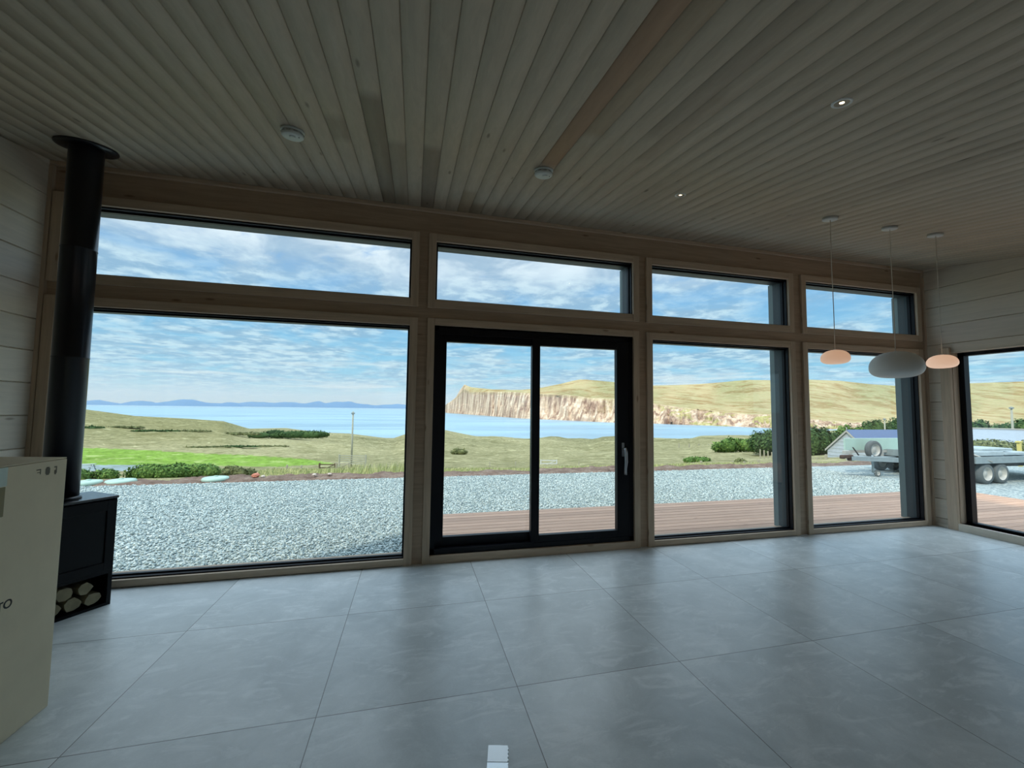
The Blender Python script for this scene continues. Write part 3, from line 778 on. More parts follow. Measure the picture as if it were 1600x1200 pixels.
# smoke alarms
def alarm(x, y, label):
    o = thing('smoke_alarm', label, 'smoke alarm', (x, y, ceil_z(y)), 0, 'smoke alarms on the ceiling')
    o.rotation_euler = (math.atan(SL), 0, 0)
    s = MB(); s.lathe([(0.0, 0.0), (0.072, 0.0), (0.072, -0.010), (0.070, -0.012), (0.0, -0.012)], 36); s.build('base', 'white_plastic', o)
    s = MB(); s.lathe([(0.062, -0.012), (0.063, -0.017), (0.066, -0.018), (0.067, -0.036), (0.060, -0.043), (0.040, -0.046), (0.0, -0.046)], 36); s.build('housing', 'white_plastic', o)
    s = MB(); s.lathe([(0.0195, -0.0455), (0.0195, -0.050), (0.017, -0.052), (0.0, -0.052)], 20, (0.005, -0.022, 0)); s.build('test_button', 'white_plastic', o)
    s = MB()
    for k in range(10):
        a_ = 2*math.pi*k/10
        s.tube([(0.0665*math.cos(a_), 0.0665*math.sin(a_), -0.022), (0.0678*math.cos(a_+0.35), 0.0678*math.sin(a_+0.35), -0.022)], 0.0025, 6)
    s.build('vent_slot', 'grey_plastic', o)
    s = MB(); s.lathe([(0.004, -0.0448), (0.004, -0.047), (0, -0.047)], 10, (0.042, -0.018, 0)); s.build('indicator', 'ink', o)
alarm(0.60, -0.375, 'round white smoke alarm on the ceiling boards, left of the other one')
alarm(2.33, -0.375, 'round white smoke alarm on the ceiling at the end of the brown stained board')

def downlight(x, y, label):
    o = thing('downlight', label, 'downlight', (x, y, ceil_z(y)), 0, 'lit recessed ceiling downlights')
    o.rotation_euler = (math.atan(SL), 0, 0)
    s = MB(); s.lathe([(0.034, 0.004), (0.034, -0.003), (0.045, -0.003), (0.046, 0.001), (0.046, 0.004)], 32); s.build('rim', 'white_metal', o)
    s = MB(); s.lathe([(0.0, 0.0035), (0.0335, 0.0035)], 24); s.lathe([(0.0, -0.0005), (0.022, 0.0005), (0.0335, 0.0032)], 24); s.build('lamp_face', 'lamp_glow', o)
    L = bpy.data.lights.new('downlight_beam', 'SPOT'); L.energy = 5; L.color = (1, 0.80, 0.58); L.spot_size = math.radians(80); L.spot_blend = 0.6; L.shadow_soft_size = 0.03
    lo = bpy.data.objects.new('downlight_beam', L); COL.objects.link(lo); lo.parent = o; lo.location = (0, 0, -0.02)
downlight(3.52, -1.665, 'lit recessed downlight nearest the viewer, high at the upper right')
downlight(3.56, -0.315, 'lit recessed downlight farther off, nearer the window wall')

def pendant(x, y, zc, r, h, mat, label, glow):
    zt = ceil_z(y)
    o = thing('pendant_light', label, 'pendant light', (x, y, zt), 0, 'pebble shaped pendant lights')
    s = MB(); s.lathe([(0.0, 0.0), (0.060, 0.0), (0.060, -0.022), (0.056, -0.026), (0.0, -0.026)], 32)
    s.xf(Matrix.Rotation(math.atan(SL), 4, 'X')); s.build('ceiling_rose', 'white_metal', o)
    top = zc+h/2-zt
    s = MB(); s.tube([(0, 0, -0.022), (-0.003, 0, top*0.35), (0.002, 0, top*0.7), (0.0, 0, top-0.004)], 0.0032, 8); s.build('cord', 'cord', o)
    prof = []
    n = 28
    for i in range(n+1):                                   # pebble: flat dome, widest below the middle, soft flat base
        a_ = math.pi*i/n
        rr = math.sin(a_)
        if a_ < math.pi*0.5: z = 0.60*abs(math.cos(a_))**1.0; rr = rr**0.82
        else: z = -0.40*abs(math.cos(a_))**0.85; rr = rr**0.62
        prof.append((max(r*rr, 0.0), (z+0.0)*h))
    off = -0.10*h
    s = MB(); s.lathe([(p_[0], p_[1]+off+top-h/2) for p_ in prof], 48); s.build('shade', mat, o)
    s = MB(); s.lathe([(0, top+0.006), (0.012, top+0.006), (0.013, top-0.006), (0.0, top-0.01)], 16); s.build('cord_grip', 'white_metal', o)
pendant(5.14, -0.336, 2.000, 0.110, 0.128, 'opal_lit', 'small warm lit pebble pendant on the left of the three', 0.6)
pendant(5.885, -0.332, 1.957, 0.200, 0.250, 'opal_off', 'large grey unlit pebble pendant between the two small ones', 0)
pendant(6.49, -0.338, 2.012, 0.114, 0.132, 'opal_lit2', 'small brightly lit pebble pendant on the right of the three', 0.8)

# ============================================================ OUTSIDE, NEAR
G = -0.45
dk = MB()
y = 1.10; 
while y < 3.24:
    dk.box(1.45, 13.0, y, y+0.134, -0.178, -0.15, 0.0); y += 0.145
y = -6.0
while y < 1.09:
    dk.box(XR+0.48, 13.0, y, y+0.134, -0.178, -0.15, 0.0); y += 0.145
dk.box(1.47, 12.98, 3.19, 3.235, -0.44, -0.18)
dk.build('deck', 'deck', kind='structure')
gy = MB(); gy.box(-40, 60, 1.21, 8.55, G-0.5, G); gy.box(-40, XL-0.31, -8, 1.21, G-0.5, G); gy.box(13.0, 60, -8, 1.21, G-0.5, G); gy.box(XR+0.46, 13.0, -8, 1.21, G-0.5, G-0.01)
gy.build('gravel_yard', 'gravel', kind='structure')

# loose crushed stones on the yard
def stones():
    n = 170000
    x = NP.uniform(-9.5, 15, n); y = 1.22 + (8.5-1.22)*NP.uniform(0, 1, n)**1.15
    keep = ~((x > 1.40) & (x < 13.05) & (y < 3.28))
    keep &= (x > -1.0 - (y-0.87)*1.0)                       # beyond the reach of the windows there is nothing to see
    x, y = x[keep], y[keep]; n = len(x)
    base = np.array([(1, 0, 0), (0, 1, 0), (-1, 0, 0), (0, -1, 0), (0, 0, 0.8), (0, 0, -0.6)], float)
    F0 = np.array([(0, 1, 4), (1, 2, 4), (2, 3, 4), (3, 0, 4), (1, 0, 5), (2, 1, 5), (3, 2, 5), (0, 3, 5)])
    s = NP.uniform(0.011, 0.024, n)
    V = base[None]*s[:, None, None]*NP.uniform(0.65, 1.35, (n, 6, 1))
    V = V + NP.normal(0, 0.18, (n, 6, 3))*s[:, None, None]
    th = NP.uniform(0, 6.28, n); ph = NP.normal(0, 0.5, n)
    c, sn = np.cos(ph), np.sin(ph)
    X, Y, Z = V[..., 0], V[..., 1]*c[:, None]-V[..., 2]*sn[:, None], V[..., 1]*sn[:, None]+V[..., 2]*c[:, None]
    c, sn = np.cos(th), np.sin(th)
    X2, Y2 = X*c[:, None]-Y*sn[:, None], X*sn[:, None]+Y*c[:, None]
    P = np.stack([X2+x[:, None], Y2+y[:, None], Z+G+s[:, None]*0.45], -1).reshape(-1, 3)
    F = (F0[None]+6*np.arange(n)[:, None, None]).reshape(-1, 3)
    mesh_np('gravel_stones', P, F, 'stones', kind='stuff', label='blue grey crushed stones covering the yard outside', cat='gravel')
stones()

# soil bank along the far edge of the yard
def grid_mesh(name, P, mat, **kw):
    ny, nx = P.shape[:2]
    idx = np.arange(ny*nx).reshape(ny, nx)
    F = np.stack([idx[:-1, :-1], idx[:-1, 1:], idx[1:, 1:], idx[1:, :-1]], -1).reshape(-1, 4)
    o = mesh_np(name, P.reshape(-1, 3), F, mat, **kw)
    for p_ in o.data.polygons: pass
    o.data.polygons.foreach_set('use_smooth', np.ones(len(o.data.polygons), bool))
    return o
def vnoise(x, y, s, seed=0):
    """cheap smooth value noise on numpy arrays"""
    rs = np.random.RandomState(seed); T = rs.uniform(-1, 1, (256, 256))
    u, v = x*s, y*s
    i, j = np.floor(u).astype(int), np.floor(v).astype(int); a, b = u-i, v-j
    a = a*a*(3-2*a); b = b*b*(3-2*b)
    g = lambda p, q: T[p % 256, q % 256]
    return (g(i, j)*(1-a)+g(i+1, j)*a)*(1-b)+(g(i, j+1)*(1-a)+g(i+1, j+1)*a)*b
def fbm(x, y, s, seed=0, oct=4):
    r = 0; am = 1
    for k in range(oct): r = r+am*vnoise(x, y, s*2**k, seed+k); am *= 0.5
    return r
xs = np.linspace(-16, 34, 900); ys = np.linspace(8.25, 9.7, 26)
XX, YY = np.meshgrid(xs, ys)
edge = 8.42 + 0.10*fbm(XX, XX*0, 0.8, 3)
tt = np.clip((YY-edge)/0.35, 0, 1)
ZZ = G - 0.03 + tt*(0.05+0.05*fbm(XX, YY, 1.6, 5)+0.03*np.abs(fbm(XX, YY, 6, 8)))
ZZ -= np.clip((YY-9.3)/0.4, 0, 1)*0.12
grid_mesh('soil_bank', np.stack([XX, YY, ZZ], -1), 'soil', kind='structure')

# ------------------------------------------------------------ land falling to the sea
XK = np.array([-500, 60, 135, 215, 296, 352, 387, 392, 450, 495, 548, 604, 618, 632, 660, 696, 743, 785, 824, 846, 861, 894, 925, 942, 961, 1019, 1075, 1094, 1140, 1178, 1300, 1700, 2400])
YK = np.array([636, 637, 639.5, 650, 654, 658, 668, 669.5, 668.5, 675, 677, 684, 684, 679, 673, 671.5, 681, 683, 685, 684, 682.5, 686, 687, 682, 681, 684, 686, 680.5, 679.5, 680, 672, 660, 655])
DK = np.array([330, 330, 330, 330, 330, 345, 385, 392, 430, 430, 440, 470, 480, 430, 430, 450, 480, 500, 500, 480, 480, 500, 500, 450, 440, 440, 440, 360, 330, 320, 300, 300, 300], float)
def rE_of(X): return (np.interp(X, XK, YK)-horizon(X))/FPX
SY, CY = math.sin(YAW), math.cos(YAW)
def land_z(x, y, noise=True):
    x = np.asarray(x, float); y = np.asarray(y, float)
    D = (x-CAM[0])*SY+(y-CAM[1])*CY; L = (x-CAM[0])*CY-(y-CAM[1])*SY
    D = np.maximum(D, 0.5); X = 800+FPX*L/D
    Xc = np.clip(X, -500, 2300)
    D0 = D*(9.4-CAM[1])/np.maximum(y-CAM[1], 0.5)           # depth where this heading leaves the bank
    D0 = np.minimum(D0, 40)
    rE = rE_of(Xc); DE = np.interp(Xc, XK, DK)
    r50 = np.interp(Xc, [0, 150, 400, 700, 1000, 1200, 1300, 1600], [0.165, 0.158, 0.150, 0.146, 0.132, 0.122, 0.112, 0.098])
    z0 = -0.52*np.ones_like(D); z1 = CAM[2]-r50*55; r90 = r50-0.010-0.02*(Xc < 300)*np.clip((300-Xc)/300, 0, 1)
    z2 = CAM[2]-r90*95; z3 = CAM[2]-rE*DE
    a = np.clip((D-D0)/(55-D0), 0, 1); b = np.clip((D-55)/40, 0, 1); c = np.clip((D-95)/(DE-95), 0, 1)
    # ease the drop after the bank so the meadow shows beyond it
    z = np.where(D < 55, z0+(z1-z0)*a, np.where(D < 95, z1+(z2-z1)*b, z2+(z3-z2)*c))
    if noise:
        am = np.clip((D-20)/60, 0, 1)*0.35+np.clip((D-95)/150, 0, 1)*1.8
        z = z+am*fbm(x, y, 0.02, 21, 4)*np.where(D > DE, 0, 1)*np.clip((DE-D)/60, 0, 1)
        z = z+0.12*fbm(x, y, 0.35, 33, 2)*np.clip((D-16)/20, 0, 1)
    over = np.clip((D-DE)/90, 0, 1)
    z = np.where(D > DE, z3-(z3+75)*over**1.3, z)
    return z, X, D
Xcols = np.linspace(-420, 2150, 620)
n1 = 210
rows = []
for t_ in np.linspace(0, 1, n1): rows.append(t_)
Xg, Tg = np.meshgrid(Xcols, np.array(rows))
DEg = np.interp(Xg, XK, DK)
Lr = (Xg-800)/FPX
# depth at which each heading crosses y = 9.25
D0g = (9.25-CAM[1])/(CY-Lr*SY)
D0g = np.where((CY-Lr*SY) < 0.12, 100, D0g); D0g = np.clip(D0g, 5, 60)
Dg = D0g*(DEg/D0g)**Tg
ext = np.array([1.02, 1.06, 1.12, 1.2, 1.3])[:, None]*np.interp(Xcols, XK, DK)[None]
Dg = np.vstack([Dg, ext]); Xg2 = np.vstack([Xg, np.repeat(Xcols[None], 5, 0)]); Lg = (Xg2-800)/FPX*Dg
GX = CAM[0]+Dg*SY+Lg*CY; GY = CAM[1]+Dg*CY-Lg*SY
GZ, XP, DP = land_z(GX, GY)
land = grid_mesh('meadow_ground', np.stack([GX, GY, GZ], -1), 'land', kind='structure')
# land cover (own colours of the ground)
rr = (CAM[2]-GZ)/DP; YP = horizon(XP)+FPX*rr
def lin(r, g, b): return np.array(srgb(r, g, b)[:3])
meadow = lin(174, 166, 126); rough_ = lin(154, 148, 110); hill = lin(146, 140, 96); lawn = lin(138, 172, 72); moor = lin(118, 116, 82); pale = lin(180, 176, 126)
n_a = fbm(GX, GY, 0.015, 51, 4)
C4 = np.ones(GX.shape+(4,))
w_ = np.clip(0.5+n_a*0.7, 0, 1)[..., None]
base = meadow*w_+rough_*(1-w_)
# far dark heath strip
dk_ = (np.clip((DP-180)/80, 0, 1)*np.clip(0.5+fbm(GX, GY, 0.012, 61, 4)*1.2, 0, 1))[..., None]
base = base*(1-dk_*0.6)+moor*dk_*0.6
hl = (np.clip((400-XP)/40, 0, 1)*np.clip((DP-110)/50, 0, 1))[..., None]
base = base*(1-hl*0.7)+hill*hl*0.7
ltop = np.interp(XP, [60, 130, 200, 285, 400, 480, 525], [698, 699, 701, 706, 711, 716, 723])
lbot = np.interp(XP, [60, 150, 230, 270, 330, 440, 525], [732, 732, 732, 726, 727, 728, 724])
lm = ((XP > 60) & (XP < 525) & (YP > ltop) & (YP < lbot) & (DP > 30))[..., None]
base = np.where(lm, lawn, base)
# pale gravel drive below the lawn
dm = ((XP > 90) & (XP < 232) & (YP > 725.5) & (YP < 739) & (DP > 30) & (DP < 75) & (XP-232 < (YP-728)*-3+14))[..., None]
base = np.where(dm, lin(168, 184, 190), base)
C4[..., :3] = base
vcol(land, 'cover', C4.reshape(-1, 4))
back_ = MB(); back_.box(-900, 900, -900, -7.9, -1.2, -0.6); back_.build('hillside_ground', 'soil', kind='structure')

# long grass blades beyond the soil
def blades():
    n = 90000
    X = NP.uniform(100, 1650, n); D = 11 + (75-11)*NP.uniform(0, 1, n)**1.2
    L = (X-800)/FPX*D
    x = CAM[0]+D*SY+L*CY; y = CAM[1]+D*CY-L*SY
    z, XPp, DPp = land_z(x, y)
    rrr = (CAM[2]-z)/DPp; yp = horizon(XPp)+FPX*rrr
    lt = np.interp(XPp, [60, 130, 200, 285, 400, 480, 525], [698, 699, 701, 706, 711, 716, 723])
    keep = (y > 9.45+0.25*fbm(x, y, 0.5, 71, 3)) & ~((XPp < 525) & (D > 40))
    keep &= (D < 33) & ~((XPp > 1255) & (D > 24)) & ~((XPp < 420) & (D > 30))
    keep &= ~((x > 14.5) & (y < 11.2) & (y < 9.45+0.0))
    keep &= ~((XPp < 410) & (y > 9.75))
    x, y, z, D = x[keep], y[keep], z[keep], D[keep]; n = len(x)
    clump = np.clip(0.55+0.6*fbm(x, y, 0.22, 81, 3), 0.15, 1.3)
    h = NP.uniform(0.10, 0.34, n)*clump*np.clip(0.35+(y-9.4)*0.25, 0.35, 1.1)*np.where(D > 17, 0.6, 1.0); w = (0.008+0.0011*D)*NP.uniform(0.7, 1.3, n)
    a = NP.uniform(-0.7, 0.7, n); lean = NP.normal(0.06, 0.10, (n, 2))
    dxx, dyy = np.cos(a)*w, np.sin(a)*w
    P = np.stack([np.stack([x-dxx, y-dyy, z-0.03], -1), np.stack([x+dxx, y+dyy, z-0.03], -1), np.stack([x+lean[:, 0]*h*2, y+lean[:, 1]*h*2, z+h], -1)], 1).reshape(-1, 3)
    F = np.arange(3*n).reshape(n, 3)
    mesh_np('meadow_grass', P, F, 'grass_blades', kind='stuff', label='long straw green grass growing beyond the soil edge', cat='grass')
blades()

# ------------------------------------------------------------ sea, islands, headland
SEA = -60.0
sm_ = MB(); 
sm_.add([(-80000, -3000, SEA), (80000, -3000, SEA), (80000, 80000, SEA), (-80000, 80000, SEA)], [(0, 1, 2, 3)])
sm_.build('sea', 'sea', kind='structure')

def island(name, Xs, Ys, D, depth, label=None):
    Xs = np.array(Xs, float); Ys = np.array(Ys, float)
    xc = np.linspace(Xs[0], Xs[-1], 160); yt = np.interp(xc, Xs, Ys)
    yt = yt+0.5*fbm(xc, xc*0, 0.08, int(D) % 97, 3)
    hgt = np.maximum((horizon(xc)-yt)/FPX*D, 5)+30
    P = []
    prof = [(-0.5, 0.0), (-0.42, 0.25), (-0.25, 0.62), (-0.08, 0.95), (0.0, 1.0), (0.12, 0.9), (0.35, 0.4), (0.5, 0.0)]
    for (q, hf) in prof:
        Dq = D+q*depth; L = (xc-800)/FPX*Dq
        jit = 1+0.12*fbm(xc, xc*0+q*40, 0.09, 5, 3)*(0 < hf < 1)
        P.append(np.stack([CAM[0]+Dq*SY+L*CY, CAM[1]+Dq*CY-L*SY, SEA-5+(hgt+5)*hf*jit+60*hf], -1))
    return grid_mesh(name, np.stack(P), 'island', kind='structure', label=label)
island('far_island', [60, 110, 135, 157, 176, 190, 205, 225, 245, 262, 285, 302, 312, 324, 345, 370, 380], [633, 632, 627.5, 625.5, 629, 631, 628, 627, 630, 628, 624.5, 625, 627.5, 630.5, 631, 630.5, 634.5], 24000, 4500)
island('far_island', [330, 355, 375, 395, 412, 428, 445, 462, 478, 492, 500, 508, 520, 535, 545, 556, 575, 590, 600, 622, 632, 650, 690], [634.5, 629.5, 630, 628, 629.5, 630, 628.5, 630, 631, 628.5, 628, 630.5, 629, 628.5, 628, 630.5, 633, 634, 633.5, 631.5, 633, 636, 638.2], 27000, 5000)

def headland():
    xc = np.linspace(693, 2050, 760)
    yb = np.interp(xc, [693, 700, 725, 820, 960, 1019, 1210, 1300, 1600, 2050], [643.6, 645.3, 647, 654, 660.3, 661.8, 669, 671, 676, 684])
    Db = 61.5/((yb-horizon(xc))/FPX)
    yc = np.interp(xc, [693, 697, 705, 712.5, 725, 735, 769, 800, 848, 900, 922, 961, 1019, 1066, 1112, 1169, 1212, 1265, 1330, 1600, 2050],
                   [642, 634, 629, 622, 608, 613, 612.5, 612.5, 616, 618.5, 622.5, 623.5, 630.5, 637.5, 642, 648, 648, 655, 661, 668, 676])
    yr = np.interp(xc, [693, 697, 705, 712.5, 719, 725.6, 731, 736.6, 765, 800, 813, 848, 879, 895, 905, 916, 961, 1019, 1060, 1094, 1131, 1150, 1172, 1210, 1264, 1315, 1360, 1404, 1512, 1600, 1750, 2050],
                   [641, 632, 627, 621, 609, 600.5, 603, 605, 608, 611, 609.5, 605.5, 599, 595, 593, 593, 597, 602.5, 601.5, 600, 597, 595, 593.5, 594, 593, 595, 600, 603, 599, 596, 592, 600])
    Dc = Db+np.interp(xc, [693, 760, 961, 1212, 1600], [60, 110, 120, 150, 200])
    # ledge grooves push the face in and out
    gro = 28*fbm(xc, xc*0, 0.22, 91, 4)+40*fbm(xc, xc*0, 0.04, 95, 3)
    Dr = Dc+np.interp(xc, [693, 725, 800, 905, 1210, 1600, 2050], [60, 160, 700, 1300, 1500, 1700, 1700])
    zb = np.full_like(xc, SEA-4); hz = horizon(xc)
    zc = CAM[2]+(hz-yc)/FPX*Dc; zr = CAM[2]+(hz-yr)/FPX*Dr
    P = []; A = []
    nf, ng = 30, 60
    gcol = lin(184, 166, 124); gdark = lin(154, 148, 106)
    for i in range(nf+1):
        q = i/nf
        s_ = q**1.25 if i else 0
        lean = q + 0.03*np.sin(q*9+xc*0.05)*(0 < q < 1)
        D = Db+(Dc-Db)*lean + gro*math.sin(math.pi*min(q*0.9+0.1, 1))*(q < 1)*0.9
        z = zb+(zc-zb)*(0.12*q+0.88*s_**0.9)
        z = z+(6*fbm(xc, xc*0+i*3.1, 0.3, 97, 2) if 0 < i < nf else 0)
        L = (xc-800)/FPX*D
        P.append(np.stack([CAM[0]+D*SY+L*CY, CAM[1]+D*CY-L*SY, z], -1))
        rk = np.ones_like(xc)*(1.0 if q < 0.93 else 0.55)
        A.append(np.concatenate([np.repeat(gcol[None], len(xc), 0), rk[:, None]], 1))
    for i in range(1, ng+1):
        q = i/ng
        D = Dc+(Dr-Dc)*q
        r_line = (hz-yc)/FPX+((hz-yr)-(hz-yc))/FPX*(q**0.9)
        z = CAM[2]+r_line*D+ (10*math.sin(math.pi*q))*fbm(xc*0.5, xc*0+i*0.8, 0.03, 101, 4)
        L = (xc-800)/FPX*D
        P.append(np.stack([CAM[0]+D*SY+L*CY, CAM[1]+D*CY-L*SY, z], -1))
        tip = np.clip((800-xc)/60, 0, 1)
        k = np.clip(0.45+0.5*fbm(xc, xc*0+i, 0.02, 105, 3), 0, 1)[:, None]
        A.append(np.concatenate([gcol*k+gdark*(1-k), (np.clip((735-xc)/15, 0, 1)*0.9)[:, None]], 1))
    for q, dz in ((1.1, 25), (1.35, 130), (1.8, 500)):
        D = Dc+(Dr-Dc)*q+dz; z = np.maximum(zr-dz*1.0, SEA-30); L = (xc-800)/FPX*D
        P.append(np.stack([CAM[0]+D*SY+L*CY, CAM[1]+D*CY-L*SY, z], -1)); A.append(A[-1])
    P = np.stack(P)
    o = grid_mesh('headland', P, 'headland', kind='structure')
    vcol(o, 'cover', np.stack(A).reshape(-1, 4))
headland()

# ------------------------------------------------------------ plants
def foliage_arrays(blobs, n, leaf, rs):
    """blobs = list of (x, y, z, rx, ry, rz); returns leaf triangles pointing every way near the blob skins"""
    blobs = np.array(blobs, float); vol = blobs[:, 3]*blobs[:, 5]; pick = rs.choice(len(blobs), n, p=vol/vol.sum())
    B = blobs[pick]; d = rs.normal(size=(n, 3)); d /= np.linalg.norm(d, axis=1)[:, None]
    rad = rs.uniform(0.72, 1.06, n)**0.7
    c = B[:, :3]+d*B[:, 3:]*rad[:, None]
    u = rs.normal(size=(n, 3)); u /= np.linalg.norm(u, axis=1)[:, None]
    w = np.cross(d, u); w /= np.linalg.norm(w, axis=1)[:, None]+1e-9
    u = np.cross(w, d)*0.8+d*0.35*rs.normal(size=(n, 1))
    s = (leaf*rs.uniform(0.6, 1.4, n))[:, None]
    P = np.stack([c-w*s*0.5, c+w*s*0.5, c+u*s, ], 1)
    return P.reshape(-1, 3), np.arange(3*n).reshape(n, 3)
def bush(name, label, cat, group, base, size, n, leaf, mat, seed, nb=9, stems=True):
    """base = centre on the ground, size = (width, depth, height)"""
    rs = np.random.RandomState(seed)
    o = thing(name, label, cat, tuple(base), 0, group)
    W_, Dp, H = size; bl = []
    for k in range(nb):
        fx = rs.uniform(-0.42, 0.42); fy = rs.uniform(-0.3, 0.3)
        hh = H*(1-1.1*fx*fx)*rs.uniform(0.72, 1.0)
        rz = hh*0.5; bl.append((fx*W_, fy*Dp, rz*0.98, W_*rs.uniform(0.13, 0.24), Dp*0.25, rz))
    V, F = foliage_arrays(bl, n, leaf, rs)
    V[:, 2] = np.maximum(V[:, 2], 0.02)
    mesh_np('foliage', V, F, mat, parent=o)
    # inner mass of twigs and shaded leaves, so the plant is solid
    s = MB()
    for (x, y_, z, rx, ry, rz) in bl:
        prof = [(math.sin(math.pi*i/8)*0.80, -math.cos(math.pi*i/8)*0.80) for i in range(9)]
        o_ = len(s.v)
        s.lathe(prof, 10)
        s.v[o_:] = [(x+vx*rx, y_+vy*ry, max(z+vz*rz, 0.0)) for vx, vy, vz in s.v[o_:]]
    s.build('inner_foliage', mat, o)
    return o
def ground_pt(X, D, lift=0.0):
    L = (X-800)/FPX*D; x = CAM[0]+D*SY+L*CY; y = CAM[1]+D*CY-L*SY
    z = land_z(np.array([x]), np.array([y]))[0][0]
    return np.array([x, y, z+lift])
def px_m(D, X):                                            # metres per photo pixel, across the view
    return D/FPX*1.0
def top_h(X, Ytop, D, basez):
    return at_depth(X, Ytop, D)[2]-basez
def bush_px(label, X0, X1, Ytop, D, mat, seed, n=2600, leaf=0.2, name='leafy_bush', cat='bush', group='bushes beyond the yard', dep=None, nb=9):
    Xc = (X0+X1)/2; b = ground_pt(Xc, D); wd = (X1-X0)/FPX*D
    H = top_h(Xc, Ytop, D, b[2])
    if H < 0.4: H = 0.4
    return bush(name, label, cat, group, b-np.array([0, 0, 0.1]), (wd*1.12, dep or min(wd*0.6, 4), H+0.1), n, leaf, mat, seed, nb)
bush_px('low green bush right behind the black flue pipe', 104, 178, 728.5, 13.6, 'leaf_mid', 1, 4200, 0.075, dep=0.7)
bush_px('broad dark green bush in front of the lawn', 224, 332, 720.5, 14.2, 'leaf_mid', 2, 8000, 0.075, dep=0.9, nb=16)
bush_px('low olive scrub to the right of the broad bush', 346, 400, 728, 15.5, 'leaf_olive', 3, 2600, 0.07, dep=0.6)
bush_px('small dark scrub behind the lawn, under the hill', 300, 352, 703, 132, 'leaf_olive', 4, 1500, 0.5, group='hedge scrub behind the lawn')
bush_px('dark scrub in the middle of the hedge behind the lawn', 340, 402, 704, 140, 'leaf_dark', 5, 1500, 0.5, group='hedge scrub behind the lawn')
bush_px('thin dark scrub at the right end of the lawn hedge', 395, 450, 708, 148, 'leaf_olive', 6, 1200, 0.5, group='hedge scrub behind the lawn')
for i, (a_, b_, yt, D_, lab) in enumerate([(124, 160, 671, 172, 'leftmost dark thicket on the far slope beside the flue'), (176, 222, 672, 185, 'small dark thicket on the slope, second from the left'),
        (224, 272, 674, 180, 'dark round thicket above the left part of the lawn'), (330, 400, 675.5, 205, 'long dark thicket at the foot of the hill'),
        (396, 500, 670, 225, 'widest dark thicket, along the second ridge'), (270, 330, 677, 195, 'thin dark thicket between the round and the long ones')]):
    bush_px(lab, a_, b_, yt, D_, 'leaf_dark' if i % 2 == 0 else 'leaf_olive', 20+i, 1500, 0.8, 'thicket', 'thicket', 'dark thickets on the far slope', nb=11)
bush_px('dark heather clump alone in the meadow seen through the left door panel', 708, 738, 699, 130, 'leaf_olive', 31, 900, 0.4, 'heather_clump', 'shrub', 'scrub in the meadow')
bush_px('olive bush in the grass seen low in the third window', 1068, 1104, 712, 60, 'leaf_mid', 32, 1400, 0.3, 'meadow_bush', 'shrub', 'scrub in the meadow')
bush_px('small dark bush behind the fence posts', 1143, 1164, 719, 40, 'leaf_olive', 33, 1000, 0.2, 'meadow_bush', 'shrub', 'scrub in the meadow')
# trees on the right
bush_px('low light green tree belt nearest the water', 1112, 1190, 682, 120, 'leaf_mid', 41, 3500, 0.55, 'tree', 'tree', 'trees right of the meadow', nb=12)
bush_px('rounded dark green tree at the right end of the third window', 1176, 1250, 666, 105, 'leaf_dark', 42, 5200, 0.5, 'tree', 'tree', 'trees right of the meadow', nb=12)
bush_px('dark green tree behind the left corner of the shed', 1240, 1312, 664, 96, 'leaf_dark', 43, 5200, 0.5, 'tree', 'tree', 'trees right of the meadow', nb=12)
bush_px('dark green tree behind the shed roof peak', 1300, 1352, 661, 116, 'leaf_mid', 44, 4000, 0.5, 'tree', 'tree', 'trees right of the meadow', nb=12)
bush_px('tall dark tree above the shed roof', 1338, 1440, 648, 135, 'leaf_dark', 45, 5200, 0.6, 'tree', 'tree', 'trees right of the meadow', nb=14)
bush_px('wide dark tree belt left of the pole in the side window', 1490, 1590, 653, 150, 'leaf_dark', 46, 5000, 0.7, 'tree', 'tree', 'trees right of the meadow', nb=14)
bush_px('dark trees at the right edge of the side window', 1570, 1690, 647, 150, 'leaf_dark', 47, 5200, 0.7, 'tree', 'tree', 'trees right of the meadow', nb=14)
bush_px('grassy mound behind the flatbed trailer', 1490, 1640, 684, 36, 'leaf_olive', 48, 5000, 0.2, 'grass_mound', 'shrub', 'scrub in the meadow', nb=12)

# ------------------------------------------------------------ poles, posts, gates
def pole_px(label, X, Ytop, D, r, cap=False):
    b = ground_pt(X, D, -0.3); tpt = at_depth(X, Ytop, D)
    o = thing('utility_pole', label, 'pole', tuple(b), 0, 'grey wooden poles outdoors')
    hgt = tpt[2]-b[2]
    s = MB(); s.tube([(0, 0, 0), (0, 0, hgt)], [r, r*0.75], 10); s.build('shaft', 'pole_wood', o)
    s = MB(); s.box(-r*1.6, r*1.6, -r*1.1, r*1.1, hgt-0.35, hgt-0.15); s.build('bracket', 'galv', o)
pole_px('tall bare grey pole standing in the meadow beside the field gate', 553, 643, 55, 0.13)
pole_px('short pale pole above the shed roof', 1381, 653, 75, 0.14)
pole_px('pale pole against the trees in the side window', 1580, 635, 62, 0.16)

